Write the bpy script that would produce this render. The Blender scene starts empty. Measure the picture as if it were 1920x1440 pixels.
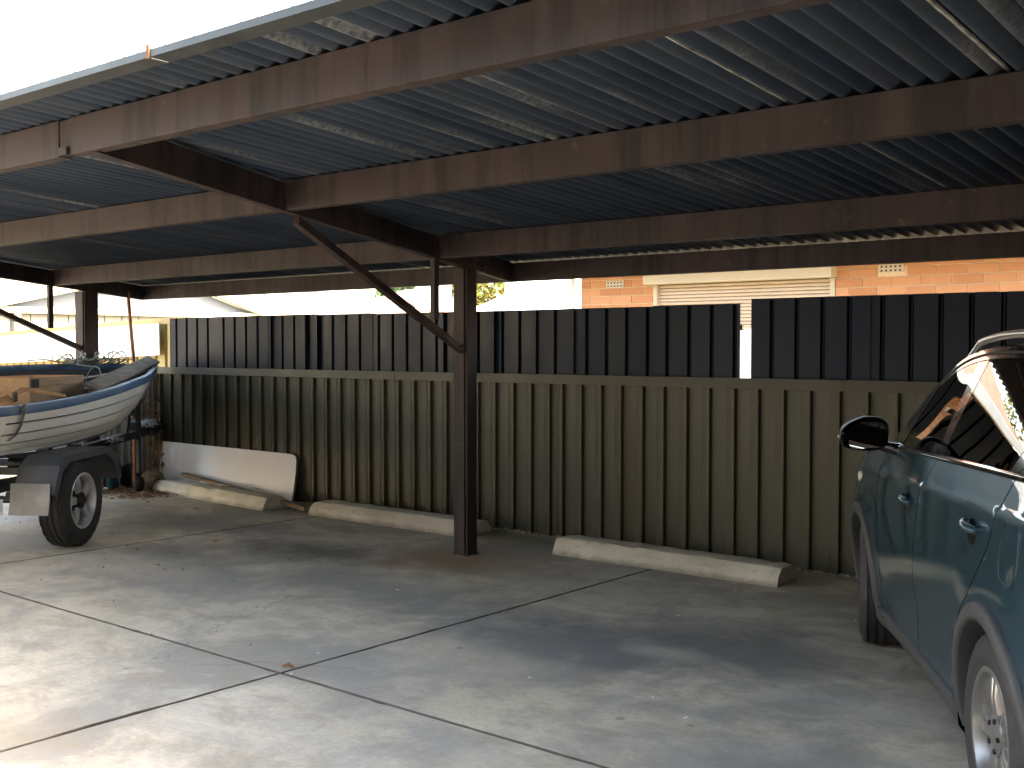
import bpy, bmesh, math, random
from mathutils import Vector, Matrix
from mathutils.geometry import delaunay_2d_cdt
random.seed(7)
R = math.radians
SC = bpy.context.scene
COL = SC.collection

# ------------------------------------------------------------------ camera, sky, sun, exposure
cam_data = bpy.data.cameras.new('camera')
cam = bpy.data.objects.new('camera', cam_data)
COL.objects.link(cam)
cam.location = (0, 0, 1.6)
cam.rotation_euler = (R(90 - 1.866), 0, R(39.70))
cam_data.sensor_width = 36
cam_data.lens = 39.375
cam_data.clip_start = 0.05
cam_data.clip_end = 2000
SC.camera = cam

SUN_EL, SUN_DIR = 50.0, (1.0, 0.17)            # the sun stands to the right, a touch behind the fence
world = bpy.data.worlds.new('World')
SC.world = world
world.use_nodes = True
wn = world.node_tree
sky = wn.nodes.new('ShaderNodeTexSky')
sky.sky_type = 'NISHITA'
sky.sun_disc = False
sky.sun_elevation = R(SUN_EL)
sky.sun_rotation = math.atan2(SUN_DIR[0], SUN_DIR[1])
sky.dust_density = 3.0
sky.air_density = 1.0
sky.ozone_density = 1.0
wn.links.new(sky.outputs[0], wn.nodes['Background'].inputs[0])
wn.nodes['Background'].inputs[1].default_value = 0.15

sun_data = bpy.data.lights.new('sun', 'SUN')
sun_data.energy = 2.2
sun_data.angle = R(0.5)
sun_data.color = (1.0, 0.94, 0.84)
sun = bpy.data.objects.new('sun', sun_data)
COL.objects.link(sun)
sd = Vector((SUN_DIR[0], SUN_DIR[1], 0)).normalized() * math.cos(R(SUN_EL)) + Vector((0, 0, math.sin(R(SUN_EL))))
sun.rotation_euler = sd.to_track_quat('Z', 'Y').to_euler()
sun.location = (20, 0, 30)

SC.view_settings.view_transform = 'Standard'
SC.view_settings.look = 'None'
SC.view_settings.gamma = 1
SC.view_settings.use_curve_mapping = False
SC.view_settings.exposure = 3.98
SC.view_settings.use_white_balance = True
SC.view_settings.white_balance_temperature = 8700
SC.view_settings.white_balance_tint = 8
SC.cycles.max_bounces = 10
SC.cycles.diffuse_bounces = 6
SC.cycles.glossy_bounces = 4
SC.cycles.sample_clamp_indirect = 6

# ------------------------------------------------------------------ material helpers
class NT:
    def __init__(s, name):
        m = bpy.data.materials.new(name); m.use_nodes = True
        s.m = m; s.t = m.node_tree; s.n = s.t.nodes; s.l = s.t.links
        s.b = s.n['Principled BSDF']
        s._pos = None
    def node(s, typ, **kw):
        x = s.n.new(typ)
        for k, v in kw.items(): setattr(x, k, v)
        return x
    def link(s, a, b): s.l.new(a, b)
    def pos(s):
        if s._pos is None: s._pos = s.node('ShaderNodeNewGeometry').outputs['Position']
        return s._pos
    def obj(s): return s.node('ShaderNodeTexCoord').outputs['Object']
    def scaled(s, vec, sc):
        x = s.node('ShaderNodeVectorMath', operation='MULTIPLY'); s.link(vec, x.inputs[0]); x.inputs[1].default_value = sc
        return x.outputs[0]
    def noise(s, vec, scale, detail=4, rough=0.55, dist=0.0):
        x = s.node('ShaderNodeTexNoise'); s.link(vec, x.inputs['Vector'])
        x.inputs['Scale'].default_value = scale; x.inputs['Detail'].default_value = detail
        x.inputs['Roughness'].default_value = rough; x.inputs['Distortion'].default_value = dist
        return x.outputs['Fac']
    def ramp(s, fac, *stops):
        x = s.node('ShaderNodeValToRGB'); s.link(fac, x.inputs[0])
        e = x.color_ramp.elements
        while len(e) < len(stops): e.new(0.5)
        for el, (p, c) in zip(e, stops):
            el.position = p
            el.color = (c, c, c, 1) if not hasattr(c, '__len__') else (*c, 1)
        return x.outputs[0]
    def mix(s, fac, a, b, mode='MIX'):
        x = s.node('ShaderNodeMix', data_type='RGBA', blend_type=mode)
        for inp, v in ((x.inputs[0], fac), (x.inputs[6], a), (x.inputs[7], b)):
            if hasattr(v, 'is_linked'): s.link(v, inp)
            elif hasattr(v, '__len__'): inp.default_value = (*v, 1)
            else: inp.default_value = v
        return x.outputs[2]
    def math(s, op, a, b=0.0, clamp=False):
        x = s.node('ShaderNodeMath', operation=op, use_clamp=clamp)
        for inp, v in ((x.inputs[0], a), (x.inputs[1], b)):
            if hasattr(v, 'is_linked'): s.link(v, inp)
            else: inp.default_value = v
        return x.outputs[0]
    def sep(s, vec):
        x = s.node('ShaderNodeSeparateXYZ'); s.link(vec, x.inputs[0]); return x.outputs
    def rnd(s): return s.node('ShaderNodeObjectInfo').outputs['Random']
    def bump(s, h, strength=0.3, dist=0.01):
        x = s.node('ShaderNodeBump'); s.link(h, x.inputs['Height'])
        x.inputs['Strength'].default_value = strength; x.inputs['Distance'].default_value = dist
        s.link(x.outputs[0], s.b.inputs['Normal'])
    def color(s, c):
        if hasattr(c, 'is_linked'): s.link(c, s.b.inputs['Base Color'])
        else: s.b.inputs['Base Color'].default_value = (*c, 1)
    def rough(s, r):
        if hasattr(r, 'is_linked'): s.link(r, s.b.inputs['Roughness'])
        else: s.b.inputs['Roughness'].default_value = r
    def set(s, **kw):
        for k, v in kw.items(): s.b.inputs[k.replace('_', ' ')].default_value = v
    def blob(s, c, r, n=None, amt=0.5):
        # soft round mask at a world spot, edge broken by noise
        x = s.node('ShaderNodeVectorMath', operation='SUBTRACT'); s.link(s.pos(), x.inputs[0]); x.inputs[1].default_value = c
        y = s.scaled(x.outputs[0], (1 / r[0], 1 / r[1], 0))
        L = s.node('ShaderNodeVectorMath', operation='LENGTH'); s.link(y, L.inputs[0])
        d = L.outputs['Value']
        if n is not None: d = s.math('ADD', d, s.math('MULTIPLY', s.math('SUBTRACT', n, 0.5), amt))
        return s.ramp(d, (0.25, 1.0), (1.0, 0.0))

def simple(name, col, rough=0.6, var=0.25, scale=6, metallic=0.0, bump=0.0, spec=0.5, dirt=None, coat=0.0):
    n = NT(name)
    f = n.noise(n.obj(), scale, 5, 0.6)
    lo = tuple(c * (1 - var) for c in col); hi = tuple(min(1, c * (1 + var)) for c in col)
    c = n.ramp(f, (0.3, lo), (0.7, hi))
    if dirt:
        g = n.noise(n.obj(), scale * 0.45, 6, 0.65)
        c = n.mix(n.ramp(g, (0.48, 0.0), (0.7, 0.8)), c, dirt)
    n.color(c); n.rough(n.ramp(f, (0.3, rough * 0.85), (0.7, min(1, rough * 1.15))))
    n.set(Metallic=metallic, Specular_IOR_Level=spec)
    if coat: n.set(Coat_Weight=coat, Coat_Roughness=0.03)
    if bump: n.bump(n.noise(n.obj(), scale * 12, 3), bump, 0.004)
    return n.m

M = {}
def make_materials():
    # ---- worn concrete paving
    n = NT('worn_concrete')
    p = n.pos()
    big = n.noise(n.scaled(p, (1, 1, 0)), 0.55, 5, 0.6, 0.4)
    med = n.noise(n.scaled(p, (1, 1, 0)), 1.9, 6, 0.62, 0.6)
    fine = n.noise(p, 38, 5, 0.7)
    speck = n.noise(p, 160, 2, 0.6)
    warp = n.noise(p, 2.6, 5, 0.65, 0.8)
    c = n.ramp(big, (0.30, (0.45, 0.39, 0.295)), (0.5, (0.51, 0.455, 0.36)), (0.68, (0.55, 0.505, 0.42)))
    g1 = n.noise(n.scaled(p, (1, 1, 0)), 0.95, 9, 0.68, 0.35)
    c = n.mix(n.ramp(g1, (0.45, 0.0), (0.57, 0.75)), c, (0.22, 0.215, 0.20))
    g2 = n.noise(n.scaled(p, (1, 1.4, 0)), 3.3, 8, 0.7, 0.5)
    c = n.mix(n.ramp(g2, (0.48, 0.0), (0.62, 0.6)), c, (0.30, 0.255, 0.19))
    c = n.mix(n.ramp(med, (0.30, 0.45), (0.42, 0.0)), c, (0.62, 0.585, 0.50))
    lowf = n.noise(n.scaled(p, (0.6, 1.3, 0)), 0.8, 4, 0.55, 1.1)
    c = n.mix(n.ramp(lowf, (0.46, 0.0), (0.62, 0.42)), c, (0.26, 0.26, 0.255))
    for (ce, r, k, colr) in (((-6.75, 5.75, 0), (0.95, 0.45), .85, (0.085, 0.083, 0.078)),
                             ((-7.6, 5.0, 0), (0.55, 0.4), .6, (0.13, 0.135, 0.135)),
                             ((-3.7, 4.8, 0), (1.2, 0.8), .85, (0.13, 0.132, 0.138)),
                             ((-2.8, 5.3, 0), (1.1, 0.7), .8, (0.12, 0.12, 0.125)),
                             ((-5.4, 5.1, 0), (1.1, 0.55), .62, (0.16, 0.165, 0.17)),
                             ((-8.8, 6.0, 0), (1.6, 0.6), .65, (0.14, 0.143, 0.148)),
                             ((-10.2, 5.4, 0), (1.6, 1.2), .6, (0.13, 0.13, 0.13)),
                             ((-2.0, 3.7, 0), (0.9, 0.5), .4, (0.17, 0.165, 0.16)),
                             ((-3.1, 5.0, 0), (0.32, 0.16), .5, (0.52, 0.49, 0.42)),
                             ((-4.0, 4.25, 0), (0.9, 0.34), .4, (0.50, 0.46, 0.37)),
                             ((-7.25, 4.55, 0), (1.0, 0.35), .4, (0.50, 0.47, 0.40)),
                             ((-5.75, 6.12, 0), (0.85, 0.55), .85, (0.25, 0.150, 0.085)),
                             ((-5.35, 6.25, 0), (1.0, 0.35), .4, (0.25, 0.165, 0.10)),
                             ((-5.8, 7.25, 0), (0.9, 0.34), .7, (0.10, 0.115, 0.055)),
                             ((-6.6, 7.35, 0), (0.8, 0.2), .5, (0.10, 0.11, 0.06))):
        mk = n.blob(ce, r, warp, 1.6)
        c = n.mix(n.math('MULTIPLY', mk, k), c, colr)
    # darker edge dirt under the fence
    sp = n.sep(p)
    edge = n.math('MULTIPLY', n.ramp(n.math('ADD', sp[1], n.math('MULTIPLY', warp, 0.35)), (0.0, 0.0), (1.0, 1.0)), 0.0)
    spots = n.node('ShaderNodeTexVoronoi'); n.link(n.scaled(p, (1, 1, 0)), spots.inputs['Vector']); spots.inputs['Scale'].default_value = 3.1
    sm = n.math('MULTIPLY', n.ramp(spots.outputs['Distance'], (0.05, 1.0), (0.085, 0.0)), n.ramp(n.noise(p, 1.3, 2), (0.5, 0.0), (0.6, 0.7)))
    c = n.mix(sm, c, (0.10, 0.098, 0.095))
    c = n.mix(n.ramp(fine, (0.35, 0.30), (0.6, 0.0)), c, (0.20, 0.19, 0.17))
    c = n.mix(n.ramp(speck, (0.62, 0.0), (0.72, 0.35)), c, (0.55, 0.53, 0.48))
    vc = n.node('ShaderNodeTexVoronoi', feature='DISTANCE_TO_EDGE'); vc.inputs['Scale'].default_value = 0.42
    wv = n.node('ShaderNodeVectorMath', operation='ADD'); n.link(n.scaled(p, (1, 1, 0)), wv.inputs[0])
    nz = n.node('ShaderNodeTexNoise'); n.link(p, nz.inputs['Vector']); nz.inputs['Scale'].default_value = 2.2; nz.inputs['Detail'].default_value = 6
    n.link(n.scaled(nz.outputs['Color'], (0.55, 0.55, 0)), wv.inputs[1]); n.link(wv.outputs[0], vc.inputs['Vector'])
    ck = n.math('MULTIPLY', n.ramp(vc.outputs['Distance'], (0.0015, 1.0), (0.0045, 0.0)), n.ramp(n.noise(p, 0.45, 2), (0.50, 0.0), (0.60, 0.4)))
    c = n.mix(ck, c, (0.10, 0.09, 0.075))
    n.color(c)
    n.rough(n.ramp(med, (0.4, 0.82), (0.65, 0.6)))
    n.bump(n.math('ADD', n.math('MULTIPLY', fine, 0.6), n.math('MULTIPLY', speck, 0.4)), 0.35, 0.006)
    M['concrete'] = n.m

    M['asphalt'] = simple('worn_asphalt', (0.075, 0.075, 0.075), 0.9, 0.25, 3, bump=0.4)
    # ---- brown painted steel with grime runs
    n = NT('brown_painted_steel')
    p = n.pos()
    runs = n.noise(n.scaled(p, (6.0, 6.0, 0.45)), 1.0, 6, 0.7)
    blot = n.noise(p, 2.4, 6, 0.65)
    grit = n.noise(p, 60, 4, 0.7)
    c = n.ramp(blot, (0.3, (0.034, 0.0255, 0.0265)), (0.7, (0.056, 0.041, 0.042)))
    c = n.mix(n.ramp(runs, (0.46, 0.0), (0.60, 0.85)), c, (0.020, 0.018, 0.019))
    c = n.mix(n.ramp(n.noise(p, 9, 5, 0.7), (0.62, 0.0), (0.74, 0.5)), c, (0.11, 0.085, 0.07))
    c = n.mix(n.ramp(grit, (0.6, 0.0), (0.75, 0.5)), c, (0.03, 0.02, 0.017))
    n.color(c); n.rough(n.ramp(blot, (0.3, 0.5), (0.7, 0.75))); n.bump(grit, 0.2, 0.002); n.set(Specular_IOR_Level=0.15)
    M['steel'] = n.m

    # ---- old galvanised roof sheet, blue grey with white corrosion
    n = NT('old_galvanised_sheet')
    p = n.pos()
    st = n.noise(n.scaled(p, (9, 1.2, 1)), 1.0, 6, 0.65)
    bl = n.noise(p, 1.2, 4, 0.6)
    c = n.ramp(bl, (0.3, (0.021, 0.034, 0.056)), (0.7, (0.041, 0.057, 0.087)))
    c = n.mix(n.ramp(st, (0.5, 0.0), (0.7, 0.7)), c, (0.016, 0.020, 0.026))
    rib = n.node('ShaderNodeTexNoise'); rib.noise_dimensions = '1D'
    n.link(n.math('FLOOR', n.math('MULTIPLY', n.sep(p)[0], 1 / 0.091778)), rib.inputs['W']); rib.inputs['Scale'].default_value = 3.7; rib.inputs['Detail'].default_value = 0
    c = n.mix(n.ramp(rib.outputs['Fac'], (0.35, 0.0), (0.7, 0.45)), c, (0.078, 0.094, 0.120))
    co = n.math('MULTIPLY', n.math('MULTIPLY', n.ramp(rib.outputs['Fac'], (0.50, 0.0), (0.62, 1.0)), n.ramp(n.noise(n.scaled(p, (9, 1.1, 1)), 0.8, 3, 0.5), (0.52, 0.0), (0.64, 1.0))), n.ramp(n.noise(p, 40, 5, 0.7), (0.38, 0.0), (0.6, 0.9)))
    c = n.mix(co, c, (0.20, 0.21, 0.21))
    n.color(c); n.rough(0.55); n.set(Metallic=0.1, Specular_IOR_Level=0.2)
    n.bump(n.noise(p, 50, 3), 0.15, 0.002)
    M['roof'] = n.m
    M['roof_edge'] = simple('oxidised_sheet_edge', (0.30, 0.31, 0.30), 0.8, 0.5, 14)
    M['galv'] = simple('galvanised_flashing', (0.045, 0.052, 0.058), 0.5, 0.2, 5, 0.3, 0.1)

    # ---- fences
    def fence_mat(name, lo, hi, dark, rough, spec=0.4):
        n = NT(name)
        p = n.pos()
        g = n.noise(n.scaled(p, (3, 3, 0.7)), 1.2, 6, 0.65)
        c = n.ramp(g, (0.3, lo), (0.7, hi))
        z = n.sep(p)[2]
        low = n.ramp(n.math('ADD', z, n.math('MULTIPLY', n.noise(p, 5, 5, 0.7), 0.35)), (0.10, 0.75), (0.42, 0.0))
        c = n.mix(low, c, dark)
        c = n.mix(n.ramp(n.noise(n.scaled(p, (30, 30, 2)), 1, 5, 0.7), (0.60, 0.0), (0.75, 0.35)), c, dark)
        c = n.mix(n.ramp(n.noise(p, 22, 5, 0.75), (0.66, 0.0), (0.74, 0.35)), c, tuple(v * 1.9 for v in hi))
        n.color(c); n.rough(n.ramp(g, (0.3, rough), (0.7, rough + 0.2))); n.set(Specular_IOR_Level=spec)
        n.bump(n.noise(n.scaled(p, (6, 6, 1.2)), 1.5, 3), 0.25, 0.01)
        return n.m
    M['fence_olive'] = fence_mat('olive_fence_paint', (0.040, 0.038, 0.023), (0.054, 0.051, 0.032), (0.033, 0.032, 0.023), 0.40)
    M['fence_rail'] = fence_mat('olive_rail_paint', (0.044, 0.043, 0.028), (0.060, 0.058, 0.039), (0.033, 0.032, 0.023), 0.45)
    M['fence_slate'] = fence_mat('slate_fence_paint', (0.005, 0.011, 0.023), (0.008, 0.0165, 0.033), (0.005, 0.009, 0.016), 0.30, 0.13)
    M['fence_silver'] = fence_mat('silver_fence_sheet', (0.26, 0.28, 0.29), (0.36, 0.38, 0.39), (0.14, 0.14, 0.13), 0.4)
    M['fence_cream'] = simple('cream_fence_paint', (0.40, 0.31, 0.12), 0.5, 0.12, 3)
    # ---- bricks
    n = NT('salmon_brick')
    r = n.rnd(); p = n.pos()
    c = n.ramp(r, (0.0, (0.32, 0.135, 0.062)), (0.5, (0.365, 0.165, 0.080)), (1.0, (0.40, 0.195, 0.100)))
    c = n.mix(n.ramp(n.noise(p, 30, 5, 0.7), (0.5, 0.0), (0.7, 0.5)), c, (0.29, 0.13, 0.065))
    n.color(c); n.rough(0.9); n.bump(n.noise(p, 80, 4, 0.7), 0.4, 0.004)
    M['brick'] = n.m
    M['dark_brick'] = simple('dark_brown_brick', (0.15, 0.115, 0.095), 0.9, 0.3, 14)
    M['mortar'] = simple('pale_mortar', (0.48, 0.34, 0.22), 0.95, 0.15, 20, bump=0.3)
    M['shutter'] = simple('cream_shutter', (0.40, 0.315, 0.245), 0.5, 0.06, 3)
    M['trim'] = simple('cream_trim', (0.36, 0.31, 0.24), 0.55, 0.06, 3)
    M['white_paint'] = simple('white_paint', (0.80, 0.79, 0.76), 0.5, 0.05, 4)
    M['shed_cream'] = simple('cream_cladding', (0.15, 0.15, 0.14), 0.5, 0.06, 2)
    M['shed_roof'] = simple('pale_metal_roof', (0.17, 0.16, 0.13), 0.45, 0.06, 1)
    M['white_roof'] = simple('white_metal_roof', (0.80, 0.80, 0.79), 0.5, 0.04, 1)
    M['gable_grey'] = simple('grey_gable', (0.09, 0.105, 0.13), 0.7, 0.1, 2)
    M['roof_tile_red'] = simple('terracotta_roof', (0.24, 0.14, 0.11), 0.8, 0.25, 4)
    M['roof_green'] = simple('green_metal_roof', (0.10, 0.15, 0.14), 0.6, 0.15, 2)
    M['hole'] = simple('dark_hole', (0.02, 0.018, 0.015), 0.9, 0.1)
    # ---- pieces
    M['stop'] = None
    n = NT('wheel_stop_concrete')
    p = n.pos()
    c = n.ramp(n.noise(p, 3.5, 5, 0.6), (0.3, (0.41, 0.38, 0.31)), (0.7, (0.55, 0.52, 0.44)))
    c = n.mix(n.ramp(n.math('ADD', n.sep(p)[2], n.math('MULTIPLY', n.noise(p, 7, 5, 0.7), 0.08)), (0.045, 0.8), (0.085, 0.0)), c, (0.19, 0.175, 0.145))
    c = n.mix(n.ramp(n.noise(p, 16, 6, 0.7), (0.58, 0.0), (0.72, 0.7)), c, (0.24, 0.225, 0.19))
    n.color(c); n.rough(0.9); n.bump(n.noise(p, 45, 5, 0.7), 0.6, 0.008)
    M['stop'] = n.m
    M['board'] = simple('white_melamine_board', (0.86, 0.86, 0.86), 0.75, 0.02, 3, dirt=(0.80, 0.79, 0.77))
    M['chip'] = simple('chipboard_edge', (0.22, 0.17, 0.12), 0.9, 0.3, 30)
    def wood(name, a, b, grain=(1, 14, 14)):
        n = NT(name); v = n.scaled(n.obj(), grain)
        g = n.noise(v, 2.0, 6, 0.65, 0.5)
        n.color(n.mix(n.ramp(n.noise(n.obj(), 3, 4), (0.5, 0.0), (0.7, 0.45)), n.ramp(g, (0.3, a), (0.7, b)), tuple(c * .45 for c in a)))
        n.rough(0.8); n.bump(g, 0.35, 0.004); return n.m
    M['timber_grey'] = wood('weathered_grey_timber', (0.19, 0.16, 0.125), (0.40, 0.345, 0.28))
    M['timber_brown'] = wood('brown_timber', (0.13, 0.085, 0.055), (0.30, 0.21, 0.145))
    M['timber_pale'] = wood('pale_timber', (0.42, 0.30, 0.20), (0.58, 0.44, 0.31))
    M['ply'] = wood('orange_plywood', (0.62, 0.34, 0.16), (0.76, 0.47, 0.25), (1.5, 6, 6))
    M['hull'] = simple('weathered_white_gelcoat', (0.78, 0.78, 0.76), 0.45, 0.06, 2.2, dirt=(0.62, 0.61, 0.56), coat=0.2)
    M['hull_blue'] = simple('faded_blue_gunwale', (0.045, 0.12, 0.25), 0.5, 0.25, 5, dirt=(0.16, 0.22, 0.30))
    M['hull_in'] = simple('dark_boat_interior', (0.035, 0.04, 0.05), 0.8, 0.3, 4)
    M['hull_low'] = simple('dark_blue_hull_bottom', (0.06, 0.075, 0.13), 0.6, 0.2, 4)
    M['rope'] = simple('pale_green_rope', (0.36, 0.40, 0.36), 0.9, 0.25, 30)
    M['net'] = simple('dark_net', (0.10, 0.12, 0.11), 0.9, 0.3, 30)
    M['strap'] = simple('grey_strap', (0.13, 0.14, 0.13), 0.85, 0.2, 20)
    M['black_steel'] = simple('black_trailer_steel', (0.028, 0.030, 0.036), 0.6, 0.3, 8, dirt=(0.09, 0.085, 0.08))
    M['guard_grey'] = simple('dusty_grey_mudguard', (0.055, 0.060, 0.070), 0.6, 0.25, 4, dirt=(0.11, 0.11, 0.105))
    M['flap'] = simple('dusty_mudflap', (0.27, 0.265, 0.25), 0.8, 0.25, 5, dirt=(0.20, 0.19, 0.17))
    M['rubber'] = simple('tyre_rubber', (0.022, 0.022, 0.024), 0.75, 0.3, 12, dirt=(0.05, 0.048, 0.045))
    M['alloy'] = simple('dull_alloy', (0.55, 0.55, 0.56), 0.42, 0.12, 8, 0.5)
    M['alloy_dark'] = simple('dirty_alloy', (0.014, 0.013, 0.013), 0.7, 0.3, 8, 0.0)
    M['teal'] = simple('teal_bag', (0.01, 0.075, 0.09), 0.7, 0.3, 8)
    M['rust'] = simple('rusty_metal', (0.20, 0.085, 0.04), 0.85, 0.4, 14, dirt=(0.10, 0.06, 0.04))
    M['pole'] = simple('rusty_red_pole', (0.36, 0.16, 0.09), 0.7, 0.3, 9)
    M['pot'] = simple('old_round_pot', (0.17, 0.14, 0.10), 0.8, 0.4, 12, dirt=(0.30, 0.27, 0.22))
    M['black_plastic'] = simple('black_plastic', (0.018, 0.018, 0.02), 0.5, 0.2, 10)
    M['purple_print'] = simple('purple_print', (0.09, 0.05, 0.22), 0.5, 0.1)
    M['chain'] = simple('zinc_chain', (0.45, 0.46, 0.47), 0.4, 0.2, 20, 0.7)
    n = NT('dry_leaf'); r = n.rnd(); q = n.noise(n.pos(), 18, 2, 0.5)
    n.color(n.ramp(q, (0.3, (0.09, 0.05, 0.03)), (0.5, (0.25, 0.13, 0.07)), (0.7, (0.38, 0.24, 0.14)))); n.rough(0.9)
    M['leaf_dry'] = n.m
    def leaf(name, a, b, cc):
        n = NT(name); q = n.noise(n.pos(), 2.2, 4, 0.6)
        n.color(n.ramp(q, (0.3, a), (0.5, b), (0.7, cc))); n.rough(0.7); n.set(Specular_IOR_Level=0.3)
        n.set(Transmission_Weight=0.0)
        return n.m
    M['leaf_gold'] = leaf('golden_leaf', (0.065, 0.068, 0.012), (0.10, 0.10, 0.016), (0.12, 0.10, 0.02))
    M['leaf_lime'] = leaf('lime_leaf', (0.05, 0.075, 0.012), (0.085, 0.11, 0.016), (0.12, 0.125, 0.022))
    M['leaf_green'] = leaf('green_leaf', (0.02, 0.045, 0.02), (0.035, 0.07, 0.03), (0.05, 0.09, 0.035))
    M['bark'] = simple('bark', (0.14, 0.11, 0.08), 0.95, 0.3, 9, bump=0.5)
    n = NT('yard_ground'); p = n.pos()
    n.color(n.ramp(n.noise(p, 0.5, 6, 0.6), (0.35, (0.22, 0.20, 0.15)), (0.5, (0.30, 0.27, 0.20)), (0.7, (0.16, 0.18, 0.09)))); n.rough(0.95)
    n.bump(n.noise(p, 14, 5, 0.7), 0.5, 0.02)
    M['ground'] = n.m
    M['joint_dirt'] = simple('joint_dirt', (0.085, 0.075, 0.06), 0.95, 0.4, 9)
    # ---- car
    n = NT('teal_metallic_paint')
    fl = n.noise(n.obj(), 900, 1, 0.5)
    n.color(n.ramp(fl, (0.4, (0.0045, 0.036, 0.056)), (0.6, (0.008, 0.052, 0.078)))); n.rough(0.35); n.set(Metallic=0.45, Coat_Weight=1.0, Coat_Roughness=0.015)
    M['paint'] = n.m
    n = NT('gloss_black'); n.color((0.008, 0.008, 0.009)); n.rough(0.12); n.set(Coat_Weight=1.0, Coat_Roughness=0.01); M['gloss'] = n.m
    M['cladding'] = simple('grey_black_cladding', (0.038, 0.039, 0.042), 0.6, 0.15, 30, bump=0.15)
    M['trim_black'] = simple('black_trim', (0.012, 0.012, 0.013), 0.4, 0.1)
    M['under'] = simple('underbody_black', (0.008, 0.008, 0.009), 0.9, 0.2)
    n = NT('chrome'); n.color((0.75, 0.76, 0.78)); n.rough(0.1); n.set(Metallic=1.0); M['chrome'] = n.m
    n = NT('satin_silver'); n.color((0.55, 0.56, 0.57)); n.rough(0.3); n.set(Metallic=0.9); M['silver'] = n.m
    n = NT('wheel_silver'); n.color((0.30, 0.295, 0.285)); n.rough(0.33); n.set(Metallic=0.75); M['wheel_silver'] = n.m
    n = NT('mirror_glass'); n.color((0.8, 0.82, 0.84)); n.rough(0.01); n.set(Metallic=1.0); M['mirror'] = n.m
    n = NT('lamp_lens'); n.color((0.75, 0.75, 0.74)); n.rough(0.15); n.set(Coat_Weight=1.0); M['lens'] = n.m
    n = NT('red_lens'); n.color((0.35, 0.01, 0.012)); n.rough(0.12); n.set(Coat_Weight=1.0); M['red_lens'] = n.m
    M['seat'] = simple('dark_seat_cloth', (0.03, 0.03, 0.032), 0.9, 0.2, 20)
    M['interior_grey'] = simple('grey_interior', (0.16, 0.16, 0.165), 0.7, 0.1)
    # tinted glass: dark see-through film under a mirror-like surface
    m = bpy.data.materials.new('tinted_glass'); m.use_nodes = True
    t = m.node_tree; t.nodes.clear()
    o = t.nodes.new('ShaderNodeOutputMaterial'); mx = t.nodes.new('ShaderNodeMixShader')
    tr = t.nodes.new('ShaderNodeBsdfTransparent'); tr.inputs[0].default_value = (0.05, 0.055, 0.055, 1)
    gl = t.nodes.new('ShaderNodeBsdfGlossy'); gl.inputs['Roughness'].default_value = 0.008; gl.inputs[0].default_value = (1, 1, 1, 1)
    fr = t.nodes.new('ShaderNodeFresnel'); fr.inputs[0].default_value = 1.75
    t.links.new(fr.outputs[0], mx.inputs[0]); t.links.new(tr.outputs[0], mx.inputs[1]); t.links.new(gl.outputs[0], mx.inputs[2]); t.links.new(mx.outputs[0], o.inputs[0])
    M['glass'] = m
make_materials()

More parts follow.
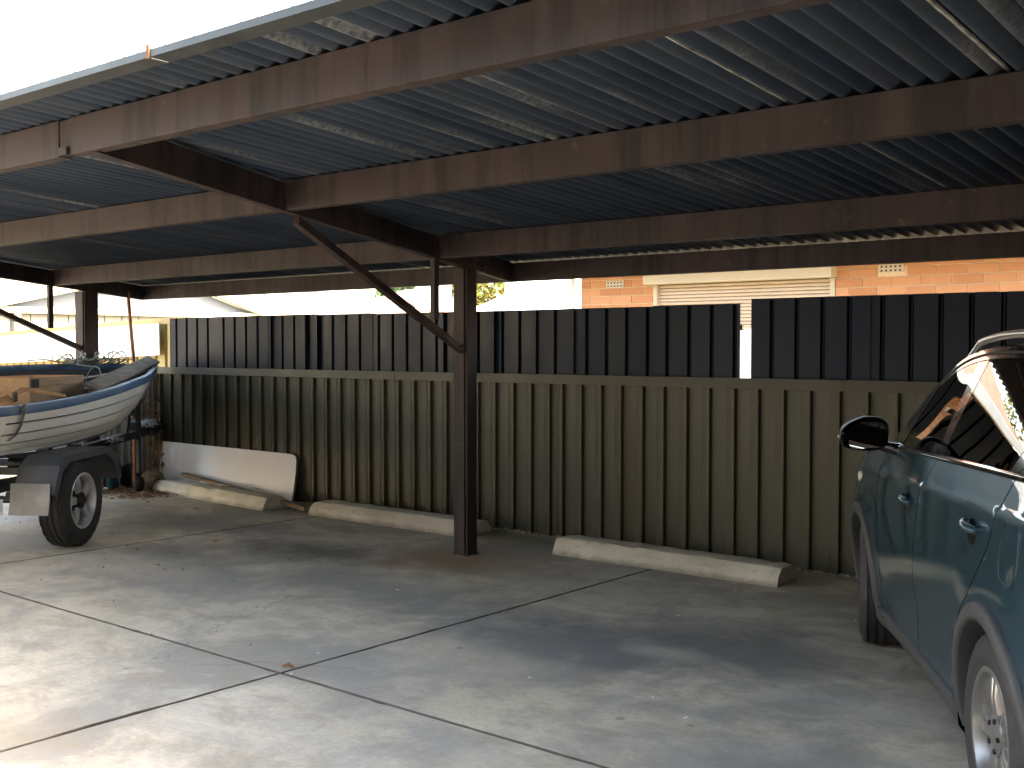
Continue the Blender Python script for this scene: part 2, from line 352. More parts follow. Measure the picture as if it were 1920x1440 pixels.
# ------------------------------------------------------------------ mesh helpers
class MB:
    def __init__(s): s.v = []; s.f = []; s.mi = []; s.cur = 0
    def add(s, vs, fs):
        b = len(s.v); s.v += [tuple(v) for v in vs]; s.f += [tuple(b + i for i in f) for f in fs]; s.mi += [s.cur] * len(fs); return s
    def box(s, c, sz, rot=None):
        hx, hy, hz = sz[0] / 2, sz[1] / 2, sz[2] / 2
        vs = [Vector((x, y, z)) for x in (-hx, hx) for y in (-hy, hy) for z in (-hz, hz)]
        if rot is not None: vs = [rot @ v for v in vs]
        return s.add([v + Vector(c) for v in vs], [(0, 1, 3, 2), (4, 6, 7, 5), (0, 4, 5, 1), (2, 3, 7, 6), (0, 2, 6, 4), (1, 5, 7, 3)])
    def bb(s, lo, hi):
        return s.box([(a + b) / 2 for a, b in zip(lo, hi)], [abs(b - a) for a, b in zip(lo, hi)])
    def beam(s, p0, p1, w, h, up=(0, 0, 1)):
        p0, p1 = Vector(p0), Vector(p1); d = p1 - p0; L = d.length; x = d.normalized()
        y = Vector(up).cross(x).normalized(); z = x.cross(y)
        rot = Matrix((x, y, z)).transposed()
        return s.box((p0 + p1) / 2, (L, w, h), rot)
    def tube(s, pts, r, n=8, closed=False):
        pts = [Vector(p) for p in pts]; N = len(pts); rings = []; prev = None
        for i, p in enumerate(pts):
            t = (pts[min(i + 1, N - 1)] - pts[max(i - 1, 0)])
            t = t.normalized() if t.length > 1e-9 else Vector((0, 0, 1))
            a = prev if prev is not None else (Vector((0, 0, 1)) if abs(t.z) < .9 else Vector((1, 0, 0)))
            a = (a - t * a.dot(t)); a = a.normalized() if a.length > 1e-6 else t.orthogonal().normalized()
            prev = a; b = t.cross(a)
            rr = r[i] if hasattr(r, '__len__') else r
            rings.append([p + (a * math.cos(2 * math.pi * k / n) + b * math.sin(2 * math.pi * k / n)) * rr for k in range(n)])
        vs = [v for q in rings for v in q]
        fs = [(i * n + k, i * n + (k + 1) % n, (i + 1) * n + (k + 1) % n, (i + 1) * n + k) for i in range(N - 1) for k in range(n)]
        fs += [tuple(reversed(range(n))), tuple((N - 1) * n + k for k in range(n))]
        return s.add(vs, fs)
    def prism(s, poly, axis, a, b):
        # poly in the two other axes, extruded along axis from a to b
        def P(u, v, w): return {'x': (w, u, v), 'y': (u, w, v), 'z': (u, v, w)}[axis]
        n = len(poly)
        vs = [P(u, v, a) for u, v in poly] + [P(u, v, b) for u, v in poly]
        fs = [tuple(range(n)), tuple(range(2 * n - 1, n - 1, -1))] + [(i, (i + 1) % n, n + (i + 1) % n, n + i)[::-1] for i in range(n)]
        return s.add(vs, fs)
    def grid(s, rows):
        n = len(rows[0]); vs = [v for r in rows for v in r]
        return s.add(vs, [(i * n + j, i * n + j + 1, (i + 1) * n + j + 1, (i + 1) * n + j) for i in range(len(rows) - 1) for j in range(n - 1)])
    def lathe(s, prof, c, axis='y', n=48, rmod=None):
        # prof: (offset along axis, radius)
        vs = []
        for j, (o, r) in enumerate(prof):
            for k in range(n):
                a = 2 * math.pi * k / n; rr = r + (rmod(j, k) if rmod else 0)
                if axis == 'y': v = (rr * math.cos(a), o, rr * math.sin(a))
                elif axis == 'z': v = (rr * math.cos(a), rr * math.sin(a), o)
                else: v = (o, rr * math.cos(a), rr * math.sin(a))
                vs.append(Vector(c) + Vector(v))
        fs = [(j * n + k, j * n + (k + 1) % n, (j + 1) * n + (k + 1) % n, (j + 1) * n + k) for j in range(len(prof) - 1) for k in range(n)]
        return s.add(vs, fs)

def root_matrix(o):
    m = o.matrix_basis.copy()
    while o.parent: o = o.parent; m = o.matrix_basis @ m
    return m

def link(name, mesh, parent=None):
    o = bpy.data.objects.new(name, mesh); COL.objects.link(o)
    if parent: o.parent = parent
    return o

def part(name, mb, mat, parent=None, world=True, smooth=False, bevel=0.0, seg=2, angle=40, normals=True):
    me = bpy.data.meshes.new(name)
    vs = mb.v
    if parent is not None and world:
        inv = root_matrix(parent).inverted(); vs = [inv @ Vector(v) for v in vs]
    me.from_pydata([tuple(v) for v in vs], [], mb.f)
    mats = mat if isinstance(mat, (list, tuple)) else [mat]
    for m in mats: me.materials.append(M[m])
    if len(mats) > 1:
        me.polygons.foreach_set('material_index', mb.mi)
    if normals:
        bm = bmesh.new(); bm.from_mesh(me); bmesh.ops.recalc_face_normals(bm, faces=bm.faces); bm.to_mesh(me); bm.free()
    if smooth:
        me.polygons.foreach_set('use_smooth', [True] * len(me.polygons))
        if angle < 180: me.set_sharp_from_angle(angle=R(angle))
    me.update()
    o = link(name, me, parent)
    if bevel:
        b = o.modifiers.new('bevel', 'BEVEL'); b.width = bevel; b.segments = seg; b.limit_method = 'ANGLE'; b.angle_limit = R(35)
        b.harden_normals = False
    return o

def tag(o, label=None, cat=None, group=None, kind=None):
    if label: o['label'] = label
    if cat: o['category'] = cat
    if group: o['group'] = group
    if kind: o['kind'] = kind
    return o
def thing(name, label, cat, loc=(0, 0, 0), rz=0.0, group=None, scale=1.0):
    o = bpy.data.objects.new(name, None); COL.objects.link(o); o.empty_display_size = 0.2
    o.location = loc; o.rotation_euler = (0, 0, rz); o.scale = (scale,) * 3
    return tag(o, label, cat, group)
def lerp(a, b, t): return a + (b - a) * t
def pl(x, pts):
    if x <= pts[0][0]: return pts[0][1]
    for (a, b), (c, d) in zip(pts, pts[1:]):
        if x <= c: return lerp(b, d, (x - a) / (c - a))
    return pts[-1][1]
def sm(x, pts):
    # smooth (Catmull-Rom like) table lookup
    if x <= pts[0][0]: return pts[0][1]
    if x >= pts[-1][0]: return pts[-1][1]
    for i in range(len(pts) - 1):
        if x <= pts[i + 1][0]:
            x0, y0 = pts[i]; x1, y1 = pts[i + 1]; h = x1 - x0; t = (x - x0) / h
            m0 = (y1 - pts[i - 1][1]) / (x1 - pts[i - 1][0]) if i > 0 else (y1 - y0) / h
            m1 = (pts[i + 2][1] - y0) / (pts[i + 2][0] - x0) if i + 2 < len(pts) else (y1 - y0) / h
            return (2*t**3-3*t*t+1)*y0 + (t**3-2*t*t+t)*h*m0 + (-2*t**3+3*t*t)*y1 + (t**3-t*t)*h*m1

# ------------------------------------------------------------------ ground and concrete slabs
g = MB(); g.add([(-300, -300, -0.10), (300, -300, -0.10), (300, 300, -0.10), (-300, 300, -0.10)], [(0, 1, 2, 3)])
tag(part('ground', g, 'ground'), kind='structure')
pav = MB(); pav.add([(-11.65, -.7, -0.035), (8, -.7, -0.035), (8, 7.56, -0.035), (-11.65, 7.56, -0.035)], [(0, 1, 2, 3)])
dr = MB(); dr.bb((-15.6, -5.4, -0.02), (8, -0.71, -0.002)); tag(part('driveway', dr, 'asphalt'), kind='structure')  # unseen dark asphalt, put in to cut light bounced under the roof
fc = MB(); fc.bb((-15.6, -.7, -0.03), (-11.66, 6.6, -0.004)); tag(part('forecourt', fc, 'stop'), kind='structure')
pavement = tag(part('pavement', pav, 'joint_dirt'), kind='structure')
XJ = [-11.64, -8.19, -4.365, -0.55, 3.27, 7.9]
YJ = [-0.7, 3.475, 7.545]
def slab(x0, x1, y0, y1, gp=0.0055, chip=False):
    rng = random.Random(int(x0 * 31 + y0 * 77))
    x0 += gp; x1 -= gp; y0 += gp; y1 -= gp
    # outline with slightly ragged arrises
    pts = []
    def run(a, b, n):
        for i in range(n):
            t = i / n; pts.append([lerp(a[0], b[0], t), lerp(a[1], b[1], t)])
    step = 0.07
    c = [(x0, y0), (x1, y0), (x1, y1), (x0, y1)]
    for i in range(4):
        a, b = c[i], c[(i + 1) % 4]; n = max(2, int(math.dist(a, b) / step)); run(a, b, n)
    out = []
    for x, y in pts:
        k = abs(rng.gauss(0, 0.0018)) + (0.006 if rng.random() < 0.03 else 0)
        if chip and abs(x - x1) < 1e-6 and 2.28 < y < 2.85: k += 0.014 * math.sin(math.pi * (y - 2.28) / 0.57) ** 0.8 * rng.uniform(.7, 1.1)
        cx = 1 if x - x0 < 1e-6 else (-1 if x1 - x < 1e-6 else 0); cy = 1 if y - y0 < 1e-6 else (-1 if y1 - y < 1e-6 else 0)
        out.append((x + cx * k, y + cy * k))
    n = len(out); cxm = (x0 + x1) / 2; cym = (y0 + y1) / 2
    def inset(d): return [(x + (d if x < cxm else -d) * (1 if min(x - x0, x1 - x) < .06 else 0), y + (d if y < cym else -d) * (1 if min(y - y0, y1 - y) < .06 else 0)) for x, y in out]
    r0 = [(x, y, -0.03) for x, y in out]; r1 = [(x, y, -0.006) for x, y in out]; r2 = [(x, y, -0.001) for x, y in inset(0.005)]; r3 = [(x, y, 0.0) for x, y in inset(0.016)]
    mb = MB(); vs = r0 + r1 + r2 + r3
    fs = []
    for k in range(3):
        for i in range(n): fs.append((k * n + i, k * n + (i + 1) % n, (k + 1) * n + (i + 1) % n, (k + 1) * n + i))
    fs.append(tuple(3 * n + i for i in range(n)))
    mb.add(vs, fs)
    mb.mi = [1] * (2 * n) + [0] * (n + 1)
    part('concrete_slab', mb, ['concrete', 'joint_dirt'], pavement)
for i in range(len(XJ) - 1):
    for j in range(len(YJ) - 1):
        slab(XJ[i], XJ[i + 1], YJ[j], YJ[j + 1], chip=(i == 1 and j == 0))

# ------------------------------------------------------------------ carport
Z0, SL = 2.684, 0.073
def zb(y): return Z0 - SL * y            # underside of purlins
PD = 0.17                                # purlin depth
PUR = [2.694, 4.113, 5.957, 7.262]
carport = thing('carport', 'long brown steel carport with corrugated metal roof over the parking bays', 'carport', (-5.81, 6.42, 0))
def channel(p0, p1, depth, flange, t=0.008, face=-1):
    # C section along x: web on the -Y side (face=-1), flanges going back
    mb = MB(); x0, y, z = p0; x1 = p1[0]
    prof = [(0, 0), (flange, 0), (flange, t), (t, t), (t, depth - t), (flange, depth - t), (flange, depth), (0, depth)]
    mb.prism([(y + a, z + b) for a, b in prof], 'x', x0, x1)
    return mb
for i, y in enumerate(PUR):
    xl = -11.42 + (-0.294) * (y - 6.42) + 0.02
    d = PD if i < 3 else 0.155
    segs = [(xl, 6.5)]
    if i == 0: segs = [(xl, -4.985), (-4.88, 6.5)]
    for a, b in segs: part('purlin', channel((a, y, zb(y)), (b, y, zb(y)), d, 0.07), 'steel', carport, bevel=0.003)
# butt joint of the front purlin: cleat plate and two stiff edges
jb = MB(); jb.bb((-4.985, 2.700, zb(2.694) + 0.004), (-4.88, 2.708, zb(2.694) + PD - 0.004)); part('cleat', jb, 'steel', carport)
jb = MB(); jb.bb((-4.968, 2.684, zb(2.694) + 0.004), (-4.899, 2.699, zb(2.694) + 0.04)); part('cleat', jb, 'steel', carport)
# rafters run at a skew under the purlins
SK = -0.294
def rafter(xp, y0, y1):
    sh = 0.0
    p0 = Vector((xp + SK * (y0 - 6.42), y0, zb(y0))); p1 = Vector((xp + SK * (y1 - 6.42), y1, zb(y1)))
    d = (p1 - p0).normalized(); side = Vector((0, 0, 1)).cross(d).normalized(); up = d.cross(side)
    mb = MB(); w = 0.055; dep = PD - 0.012; t = 0.008
    prof = [(-w / 2, 0), (w / 2, 0), (w / 2, t), (-w / 2 + t, t), (-w / 2 + t, dep - t), (w / 2, dep - t), (w / 2, dep), (-w / 2, dep)]
    n = len(prof); off = Vector((0, 0, -0.006))
    vs = [p0 + side * a + up * b + off for a, b in prof] + [p1 + side * a + up * b + off for a, b in prof]
    mb.add(vs, [tuple(range(n)), tuple(range(2 * n - 1, n - 1, -1))] + [(i, (i + 1) % n, n + (i + 1) % n, n + i)[::-1] for i in range(n)])
    part('rafter', mb, 'steel', carport)
    return p0, p1
for xp in (-11.33, -5.80, -0.27, 5.26):
    rafter(xp, 2.71, 7.25)
    s = 0.064 if xp > -11 else 0.088
    # post: two channels back to back read as a square section with an open seam
    mb = MB(); py = 6.42
    mb.bb((xp - s, py - s, 0.0), (xp + s - 0.018, py + s, zb(py) - 0.012))
    mb.bb((xp + s - 0.016, py - s + 0.012, 0.0), (xp + s + 0.004, py + s - 0.004, zb(py) - 0.012))
    part('post', mb, 'steel', carport, bevel=0.004)
    mb = MB(); mb.bb((xp - s - 0.004, py - s - 0.004, -0.001), (xp + s + 0.008, py + s + 0.004, 0.012)); part('base_plate', mb, 'steel', carport)
    # raking brace and short hanger, in the plane of the rafter
    def onr(y, z): return Vector((xp + SK * (y - 6.42), y, z))
    mb = MB(); mb.beam(onr(4.24, zb(4.24) - 0.035), onr(6.375, 1.575), 0.05, 0.05); part('brace', mb, 'steel', carport, bevel=0.003)
    mb = MB(); mb.beam(onr(5.93, zb(5.93) - 0.005), onr(5.93, 1.80), 0.045, 0.05, up=(0, 1, 0)); part('hanger', mb, 'steel', carport, bevel=0.003)
    mb = MB(); mb.tube([onr(6.30, 1.61) + Vector((0.03, 0, 0)), onr(6.30, 1.61) + Vector((0.045, 0, 0))], 0.012, 6); part('bolt', mb, 'steel', carport)
    # splice plate on the rafter beside the post
    mb = MB(); a = onr(6.12, zb(6.12) + 0.055); b = onr(6.72, zb(6.72) + 0.055)
    mb.beam(a + Vector((0.036, 0.01, 0)), b + Vector((0.036, 0.01, 0)), 0.012, 0.12); part('splice_plate', mb, 'steel', carport)
    for yy in (6.30, 6.42, 6.55, 6.62):
        mb = MB(); c = onr(yy, zb(yy) + 0.04) + Vector((0.042, 0.012, 0)); mb.tube([c, c + Vector((0.016, 0.004, 0))], 0.011, 6); part('bolt', mb, 'steel', carport)
# corrugated roof sheets, one object each
PITCH = 0.826 / 9
def sheet_mesh():
    me_mb = MB(); W = 0.826; N = 9 * 10; amp = 0.020
    ys = [2.40, 3.4, 4.7, 6.0, 7.95]  # unseen rear overhang, lengthened to keep sun from falling inside the fence
    def row(y, dz, lip):
        out = []
        for k in range(N + 1):
            x = W * k / N
            out.append((x, y, zb(y) + PD + 0.0225 + dz + .5 * amp * math.cos(2 * math.pi * x / PITCH) + amp * (1 - 2 * abs(math.sin(math.pi * x / PITCH)) ** .85) * .6))
        return out
    top = [row(y, 0.0016, 0) for y in ys]; bot = [row(y, 0.0, 0) for y in ys]
    me_mb.grid(bot); me_mb.grid([r[::-1] for r in top])
    # overlap lip: the free edge of the sheet hangs a few mm under its neighbour, with a white oxidised edge
    me_mb.cur = 1
    lip = []
    rg = random.Random(3)
    for y in [2.40 + 0.12 * i for i in range(46)]:
        z = zb(y) + PD + 0.0205 + amp * 0.9
        j = rg.uniform(-0.002, 0.003)
        lip.append([(-0.022, y, z - 0.010), (-0.004, y, z - 0.019 + j), (0.002, y, z - 0.021 + j), (0.004, y, z - 0.012)])
    me_mb.grid(lip)
    return me_mb
smb = sheet_mesh()
first = None
for k in range(22):
    x = -1.19 - 0.826 * 12.6 + 0.826 * 0.6 + 0.826 * k - 0.826
    if first is None:
        first = part('roof_sheet', smb, ['roof', 'roof_edge'], carport, world=False, smooth=True, angle=60, normals=False); o = first
        inv = root_matrix(carport).inverted()
    else:
        o = first.copy(); COL.objects.link(o)
    o.location = Vector((x, 0, random.uniform(0, 0.002))) + inv.to_translation()
# front edge flashing, in two lengths meeting at a joint
gz = 2.647
for a, b in ((-11.9, -3.62), (-3.61, 6.5)):
    mb = MB(); mb.prism([(2.30, gz + 0.027), (2.30, gz), (2.385, gz - 0.002), (2.385, gz + 0.002), (2.304, gz + 0.004), (2.304, gz + 0.027)], 'x', a, b)
    part('edge_flashing', mb, 'galv', carport)
mb = MB(); mb.bb((-3.625, 2.296, gz - 0.004), (-3.607, 2.306, gz + 0.045)); part('flashing_clip', mb, 'rust', carport)

# ------------------------------------------------------------------ fences
YF = 7.52
RIB = [-11.385,-11.171,-10.97,-10.765,-10.547,-10.334,-10.125,-9.913,-9.706,-9.496,-9.29,-9.075,-8.857,-8.645,-8.445,-8.237,-8.025,-7.822,-7.62,-7.413,-7.205,-7.002,-6.807,-6.611,-6.409,-6.203,-6.005,-5.808,-5.672,-5.473,-5.273,-5.079,-4.874,-4.678,-4.472,-4.273,-4.061,-3.864,-3.66,-3.458,-3.239]
while RIB[-1] < 6: RIB.append(RIB[-1] + 0.2065)
RIB.insert(0, -11.60)
fence = thing('metal_fence', 'tall olive ribbed metal fence along the back of the parking bays', 'fence', (-6, YF, 0))
D = 0.031
def lower_profile(ribs, x_end):
    # crest of each rib ends at ribs[k]; sharp return on its right
    pts = []
    for k, x in enumerate(ribs):
        nx = ribs[k + 1] if k + 1 < len(ribs) else x_end
        pts += [(x - 0.022, 0.0), (x, 0.0), (x + 0.006, D)]
        pts += [(nx - 0.085, D)]
    pts.append((x_end - 0.022, 0.0))
    return pts
def sheet_from(pts, y0, z0, z1, tops=None):
    mb = MB(); n = len(pts); t = 0.002
    zt = z1 if tops is None else None
    fr = [[(x, y0 + y, z0) for x, y in pts], [(x, y0 + y, z1) for x, y in pts]]
    bk = [[(x, y0 + y + t, z0) for x, y in pts][::-1], [(x, y0 + y + t, z1) for x, y in pts][::-1]]
    mb.grid(fr); mb.grid(bk)
    mb.add(fr[1] + [(x, y0 + y + t, z1) for x, y in pts], [(i, i + 1, n + i + 1, n + i) for i in range(n - 1)])
    return mb
k = 0
while k < len(RIB) - 4:
    rs = RIB[k:k + 4]; xe = RIB[k + 4] if k + 4 < len(RIB) else rs[-1] + .2
    o = part('fence_sheet', sheet_from(lower_profile(rs, xe), YF - 0.03 + random.uniform(-.002, .002), -0.034, 1.345), 'fence_olive', fence, normals=False)
    k += 4
xa = -11.70
for xb in (-7.66, -5.9, -3.2, -0.8, 1.6, 4.0, 6.2):
    mb = MB(); mb.prism([(YF - 0.045, 1.293), (YF - 0.04, 1.372), (YF + 0.022, 1.372), (YF + 0.022, 1.293), (YF + 0.012, 1.293), (YF + 0.012, 1.362), (YF - 0.035, 1.362), (YF - 0.038, 1.293)], 'x', xa + 0.002, xb - 0.002)
    part('top_rail', mb, 'fence_rail', fence); xa = xb
mb = MB(); mb.bb((-11.715, YF - 0.05, 0), (-11.64, YF + 0.02, 1.375)); part('end_post', mb, 'fence_rail', fence, bevel=0.004)
mb = MB(); rg = random.Random(5)
for a, b in zip(RIB, RIB[1:]):
    for z in (0.86, 0.13):
        if rg.random() < 0.8:
            c = Vector((a + 0.035 + rg.uniform(-.004, .004), YF - 0.03 + D - 0.001, z + rg.uniform(-.012, .012)))
            mb.tube([c, c + Vector((0, -0.006, 0))], 0.0055, 6)
tag(part('screw_heads', mb, 'black_steel', fence), kind='stuff')
mb = MB(); rg = random.Random(8)                      # rubble of mortar along the foot of the fence
for i in range(420):
    x = rg.uniform(-9, 0.5); r = rg.uniform(0.006, 0.02); y = YF - 0.05 + rg.gauss(0, 0.02)
    a = rg.random() * 3
    mb.box((x, y, r * 0.4), (r * 2.2, r * 1.6, r), Matrix.Rotation(a, 3, 'Z') @ Matrix.Rotation(rg.uniform(-.3, .3), 3, 'X'))
tag(part('mortar_rubble', mb, 'stop'), kind='stuff')

# upper extension: slate sheets standing on the rail
upper = thing('slate_fence_extension', 'dark slate metal sheets standing on top of the olive fence', 'fence', (-6, YF + 0.03, 1.35))
def upper_profile(w, curl, ph):
    pts = [(0.0, 0.0)]; x = ph
    while x < w - 0.06:
        pts += [(x, 0.0), (x + 0.006, 0.028), (x + 0.018, 0.028), (x + 0.022, 0.020), (x + 0.026, 0.028), (x + 0.036, 0.003)]
        x += 0.198
    if curl:
        e = pts[-1][0]
        if w - 0.05 > e:
            pts += [(w - 0.05, 0.0), (w - 0.035, -0.004), (w - 0.02, -0.014), (w - 0.008, -0.030), (w, -0.05)]
    else: pts.append((w, 0.0))
    return pts
ups = [(-11.50, 0.83, 1.941, 0, .11, 1.5), (-10.66, 0.99, 1.944, 1, .175, 1.0), (-9.66, 0.61, 1.943, 1, .22, -2.0), (-9.04, 0.13, 1.94, 1, .3, 2.5), (-8.90, 0.845, 1.935, 1, .05, .6), (-8.04, 0.88, 1.928, 0, .06, -1.5), (-7.15, 0.62, 1.927, 1, .06, 1.0),
       (-6.52, 0.85, 1.926, 0, .12, -1.0), (-5.66, 0.82, 1.926, 0, .17, 0.3), (-4.83, 0.777, 1.930, 0, .12, -0.4), (-3.963, 0.84, 1.962, 0, .15, -0.5), (-3.115, 0.82, 1.962, 0, .13, 0.4), (-2.29, 0.82, 1.960, 0, .10, -0.3), (-1.46, 0.82, 1.96, 0, .10, 0.2), (-0.63, 0.82, 1.96, 0, .10, -.2), (0.2, .82, 1.955, 0, .1, 0), (1.03, .82, 1.96, 0, .1, .2), (1.86, .82, 1.95, 0, .1, 0), (2.69, .82, 1.96, 0, .1, -.2), (3.52, .82, 1.96, 0, .1, 0)]
for x, w, zt, cu, ph, rot in ups:
    mb = sheet_from(upper_profile(w + 0.075 if abs(x + 4.83) > .01 else w, cu, ph), 0.0, 1.30, zt)
    rm = Matrix.Rotation(R(rot), 4, 'Z')
    mb.v = [tuple(rm @ Vector(v) + Vector((x, YF + 0.045 - (.004 if int(x * 10) % 2 else 0), 0))) for v in mb.v]
    part('fence_sheet', mb, 'fence_slate', upper, normals=False)
mb = MB(); mb.beam((-11.5, YF + 0.10, 1.75), (-4.06, YF + 0.10, 1.75), 0.03, 0.04); part('batten', mb, 'timber_grey', upper)
mb = MB(); mb.beam((-3.96, YF + 0.10, 1.75), (4.3, YF + 0.10, 1.75), 0.03, 0.04); part('batten', mb, 'timber_grey', upper)
for x in (-11.3, -9.1, -6.9, -4.4, -3.6, -1.4, 0.8, 3.0):
    mb = MB(); mb.bb((x, YF + 0.117, 0), (x + 0.05, YF + 0.167, 1.85)); part('post', mb, 'fence_rail', upper)

# silver side fence running towards the street
side = thing('side_fence', 'low silver corrugated side fence behind the boat trailer', 'fence', (-11.72, 6, 0))
y = 7.49
while y > 6.3:
    mb = MB(); rows = []
    N = 60; W = 0.76
    for z in (0.0, 1.30):
        rows.append([(-11.72 + 0.016 * math.cos(2 * math.pi * (W * i / N) / 0.0845), y - W * i / N, z) for i in range(N + 1)])
    mb.grid(rows); mb.grid([[(x - 0.002, yy, z) for x, yy, z in r][::-1] for r in rows])
    part('fence_sheet', mb, 'fence_silver', side, smooth=True, angle=80, normals=False); y -= 0.762
for z in (0.25, 1.2):
    mb = MB(); mb.bb((-11.79, 6.0, z), (-11.74, 7.5, z + 0.05)); part('fence_rail', mb, 'timber_grey', side)

# cream neighbour fence continuing to the left, with a white sheet hung on it
cream = thing('cream_fence', 'sunlit cream metal fence continuing left of the slate sheets', 'fence', (-14, 7.75, 0))
x = -11.72; i = 0
while x > -22:
    mb = MB(); pts = []
    W = 0.84; n = 4
    for q in range(n):
        xx = q * W / n; pts += [(xx, 0), (xx + 0.15, 0), (xx + 0.165, 0.035), (xx + 0.195, 0.035)]
    pts.append((W, 0))
    zt = 1.955 - (abs(x + W / 2 + 11.7)) * 0.035
    mb = sheet_from(pts, 7.72, 0.0, zt - 0.06); mb.v = [(v[0] + x - W + 0.35 if i == 0 else v[0] + x - W, v[1], v[2]) for v in mb.v]
    part('fence_sheet', mb, 'fence_cream', cream, normals=False)
    x -= W if i else W - 0.35; i += 1
mb = MB(); mb.beam((-11.55, 7.735, 1.93), (-22, 7.735, 1.57), 0.07, 0.075); part('top_rail', mb, 'fence_cream', cream)
mb = MB(); a = Vector((-11.86, 7.655, 1.70)); b = Vector((-17.5, 7.655, 1.515)); mb.beam(a, b, 0.012, 0.385)
tag(part('white_sheet', mb, 'white_paint'), 'long white sheet hung across the cream fence at the left', 'sheet')
po = MB(); po.tube([(-11.33, 6.97, 0.0), (-11.35, 7.0, 1.37), (-11.50, 7.02, 2.24)], [0.02, 0.02, 0.022], 10)
tag(part('leaning_pole', po, 'pole', smooth=True), 'thin rusty red pole leaning behind the boat bow', 'pole')

# ------------------------------------------------------------------ brick house behind the fence
YH = 11.8
house = thing('brick_house', 'salmon brick house with closed cream roller shutter beyond the fence', 'house', (-3, YH, 0))
HX0, HX1, HT = -8.63, 4.2, 2.70
wallb = MB()
WX0, WX1, WZ0, WZ1 = -7.52, -5.16, 0.95, 2.50
for lo, hi in (((HX0, YH, 0), (WX0, YH + .24, HT)), ((WX1, YH, 0), (HX1, YH + .24, HT)), ((WX0, YH, 0), (WX1, YH + .24, WZ0)), ((WX0, YH, WZ1), (WX1, YH + .24, HT))): wallb.bb(lo, hi)
wallb.bb((HX0, YH + .241, 0), (HX0 + .24, YH + 7, HT)); wallb.bb((HX1 - .24, YH + .241, 0), (HX1, YH + 7, HT)); wallb.bb((HX0 + .241, YH + 6.76, 0), (HX1 - .241, YH + 7, HT))
wall = part('wall', wallb, 'mortar', house)
bl, bh, bj = 0.302, 0.089, 0.013
z = 1.735
brick_me = None; count = 0; rg = random.Random(11)
vents = [(-8.23, -7.96, 2.352, 2.445), (-4.675, -4.40, 2.395, 2.488)]
rows = 0
rest = MB()
zz = 0.015
c0 = 0
while zz < HT - 0.08:
    off = -8.63 + 0.012 + (0.157 if c0 % 2 else 0.0)
    x = off - 0.3146
    while x < HX1:
        a, b = max(x, HX0 + 0.004), min(x + bl, HX1 - 0.004)
        if b - a > 0.05:
            segs = [(a, b)]
            if zz + bh > WZ0 and zz < WZ1:
                ns = []
                for s, e in segs:
                    if e <= WX0 or s >= WX1: ns.append((s, e))
                    else:
                        if s < WX0 - 0.03: ns.append((s, WX0 - 0.004))
                        if e > WX1 + 0.03: ns.append((WX1 + 0.004, e))
                segs = ns
            for s, e in segs:
                skip = False
                for v in vents:
                    if zz + bh > v[2] + .02 and zz < v[3] - .02 and e > v[0] and s < v[1]:
                        if s < v[0] - .03: e = v[0] - .006
                        elif e > v[1] + .03: s = v[1] + .006
                        else: skip = True
                if skip or e - s < .03: continue
                box = MB(); pr_ = rg.uniform(0.005, 0.011)
                if 1.95 < zz < 2.52 and e < -2.3:
                    box.bb((s, YH - pr_, zz), (e, YH + .03, zz + bh)); count += 1
                    part('brick', box, 'brick', wall)
                else: rest.bb((s, YH - pr_, zz), (e, YH + .03, zz + bh))
        x += bl + bj
    zz += bh + bj; c0 += 1
tag(part('brick_courses', rest, 'brick', wall), kind='stuff')
for v in vents:
    mb = MB(); mb.bb((v[0], YH - 0.012, v[2]), (v[1], YH + .03, v[3])); vt = part('air_vent', mb, 'trim', wall, bevel=0.004)
    mb = MB()
    for i in range(5):
        for j in range(2): 
            xx = v[0] + 0.035 + i * 0.05; zz = v[2] + 0.026 + j * 0.042; mb.bb((xx - .011, YH - 0.0135, zz - .01), (xx + .011, YH + 0.0, zz + .01))
    part('vent_holes', mb, 'hole', wall)
win = MB()
win.bb((WX0 + .002, YH - 0.02, WZ0 + .002), (WX0 + .06, YH + .10, 2.37)); win.bb((WX1 - .06, YH - 0.02, WZ0 + .002), (WX1 - .002, YH + .10, 2.37)); win.bb((WX0 + .061, YH - .01, WZ0 + .002), (WX1 - .061, YH + .1, WZ0 + .06))
window = part('window', win, 'trim', house, bevel=0.004)
mb = MB(); mb.bb((WX0 - .06, YH - 0.16, 2.372), (WX1 + 0.02, YH + .05, 2.498)); part('shutter_box', mb, 'trim', window, bevel=0.012)
z = 2.368
while z > 1.90:
    mb = MB(); mb.prism([(YH + .052, z), (YH + .036, z - .006), (YH + .032, z - .02), (YH + .036, z - .034), (YH + .052, z - .0405), (YH + .055, z - .0405), (YH + .055, z)], 'x', WX0 + .061, WX1 - .061)
    part('slat', mb, 'shutter', window); z -= 0.042
mb = MB(); mb.bb((WX0 + .061, YH + .03, z - .03), (WX1 - .061, YH + .055, z)); part('bottom_bar', mb, 'trim', window)
mb = MB(); mb.bb((WX0 + .061, YH + .075, WZ0 + .06), (WX1 - .061, YH + .085, z - .03)); part('pane', mb, 'white_paint', window)
mb = MB(); mb.bb((WX0 - .05, YH - .07, WZ0 - .06), (WX1 + .05, YH + .0, WZ0)); part('sill', mb, 'white_paint', window, bevel=.006)
mb = MB()
e = 0.55; rx0, rx1, ry0, ry1 = HX0 - e, HX1 + e, YH - e, YH + 7 + e; rz = HT + 0.02; mz = rz + 1.9; my = (ry0 + ry1) / 2
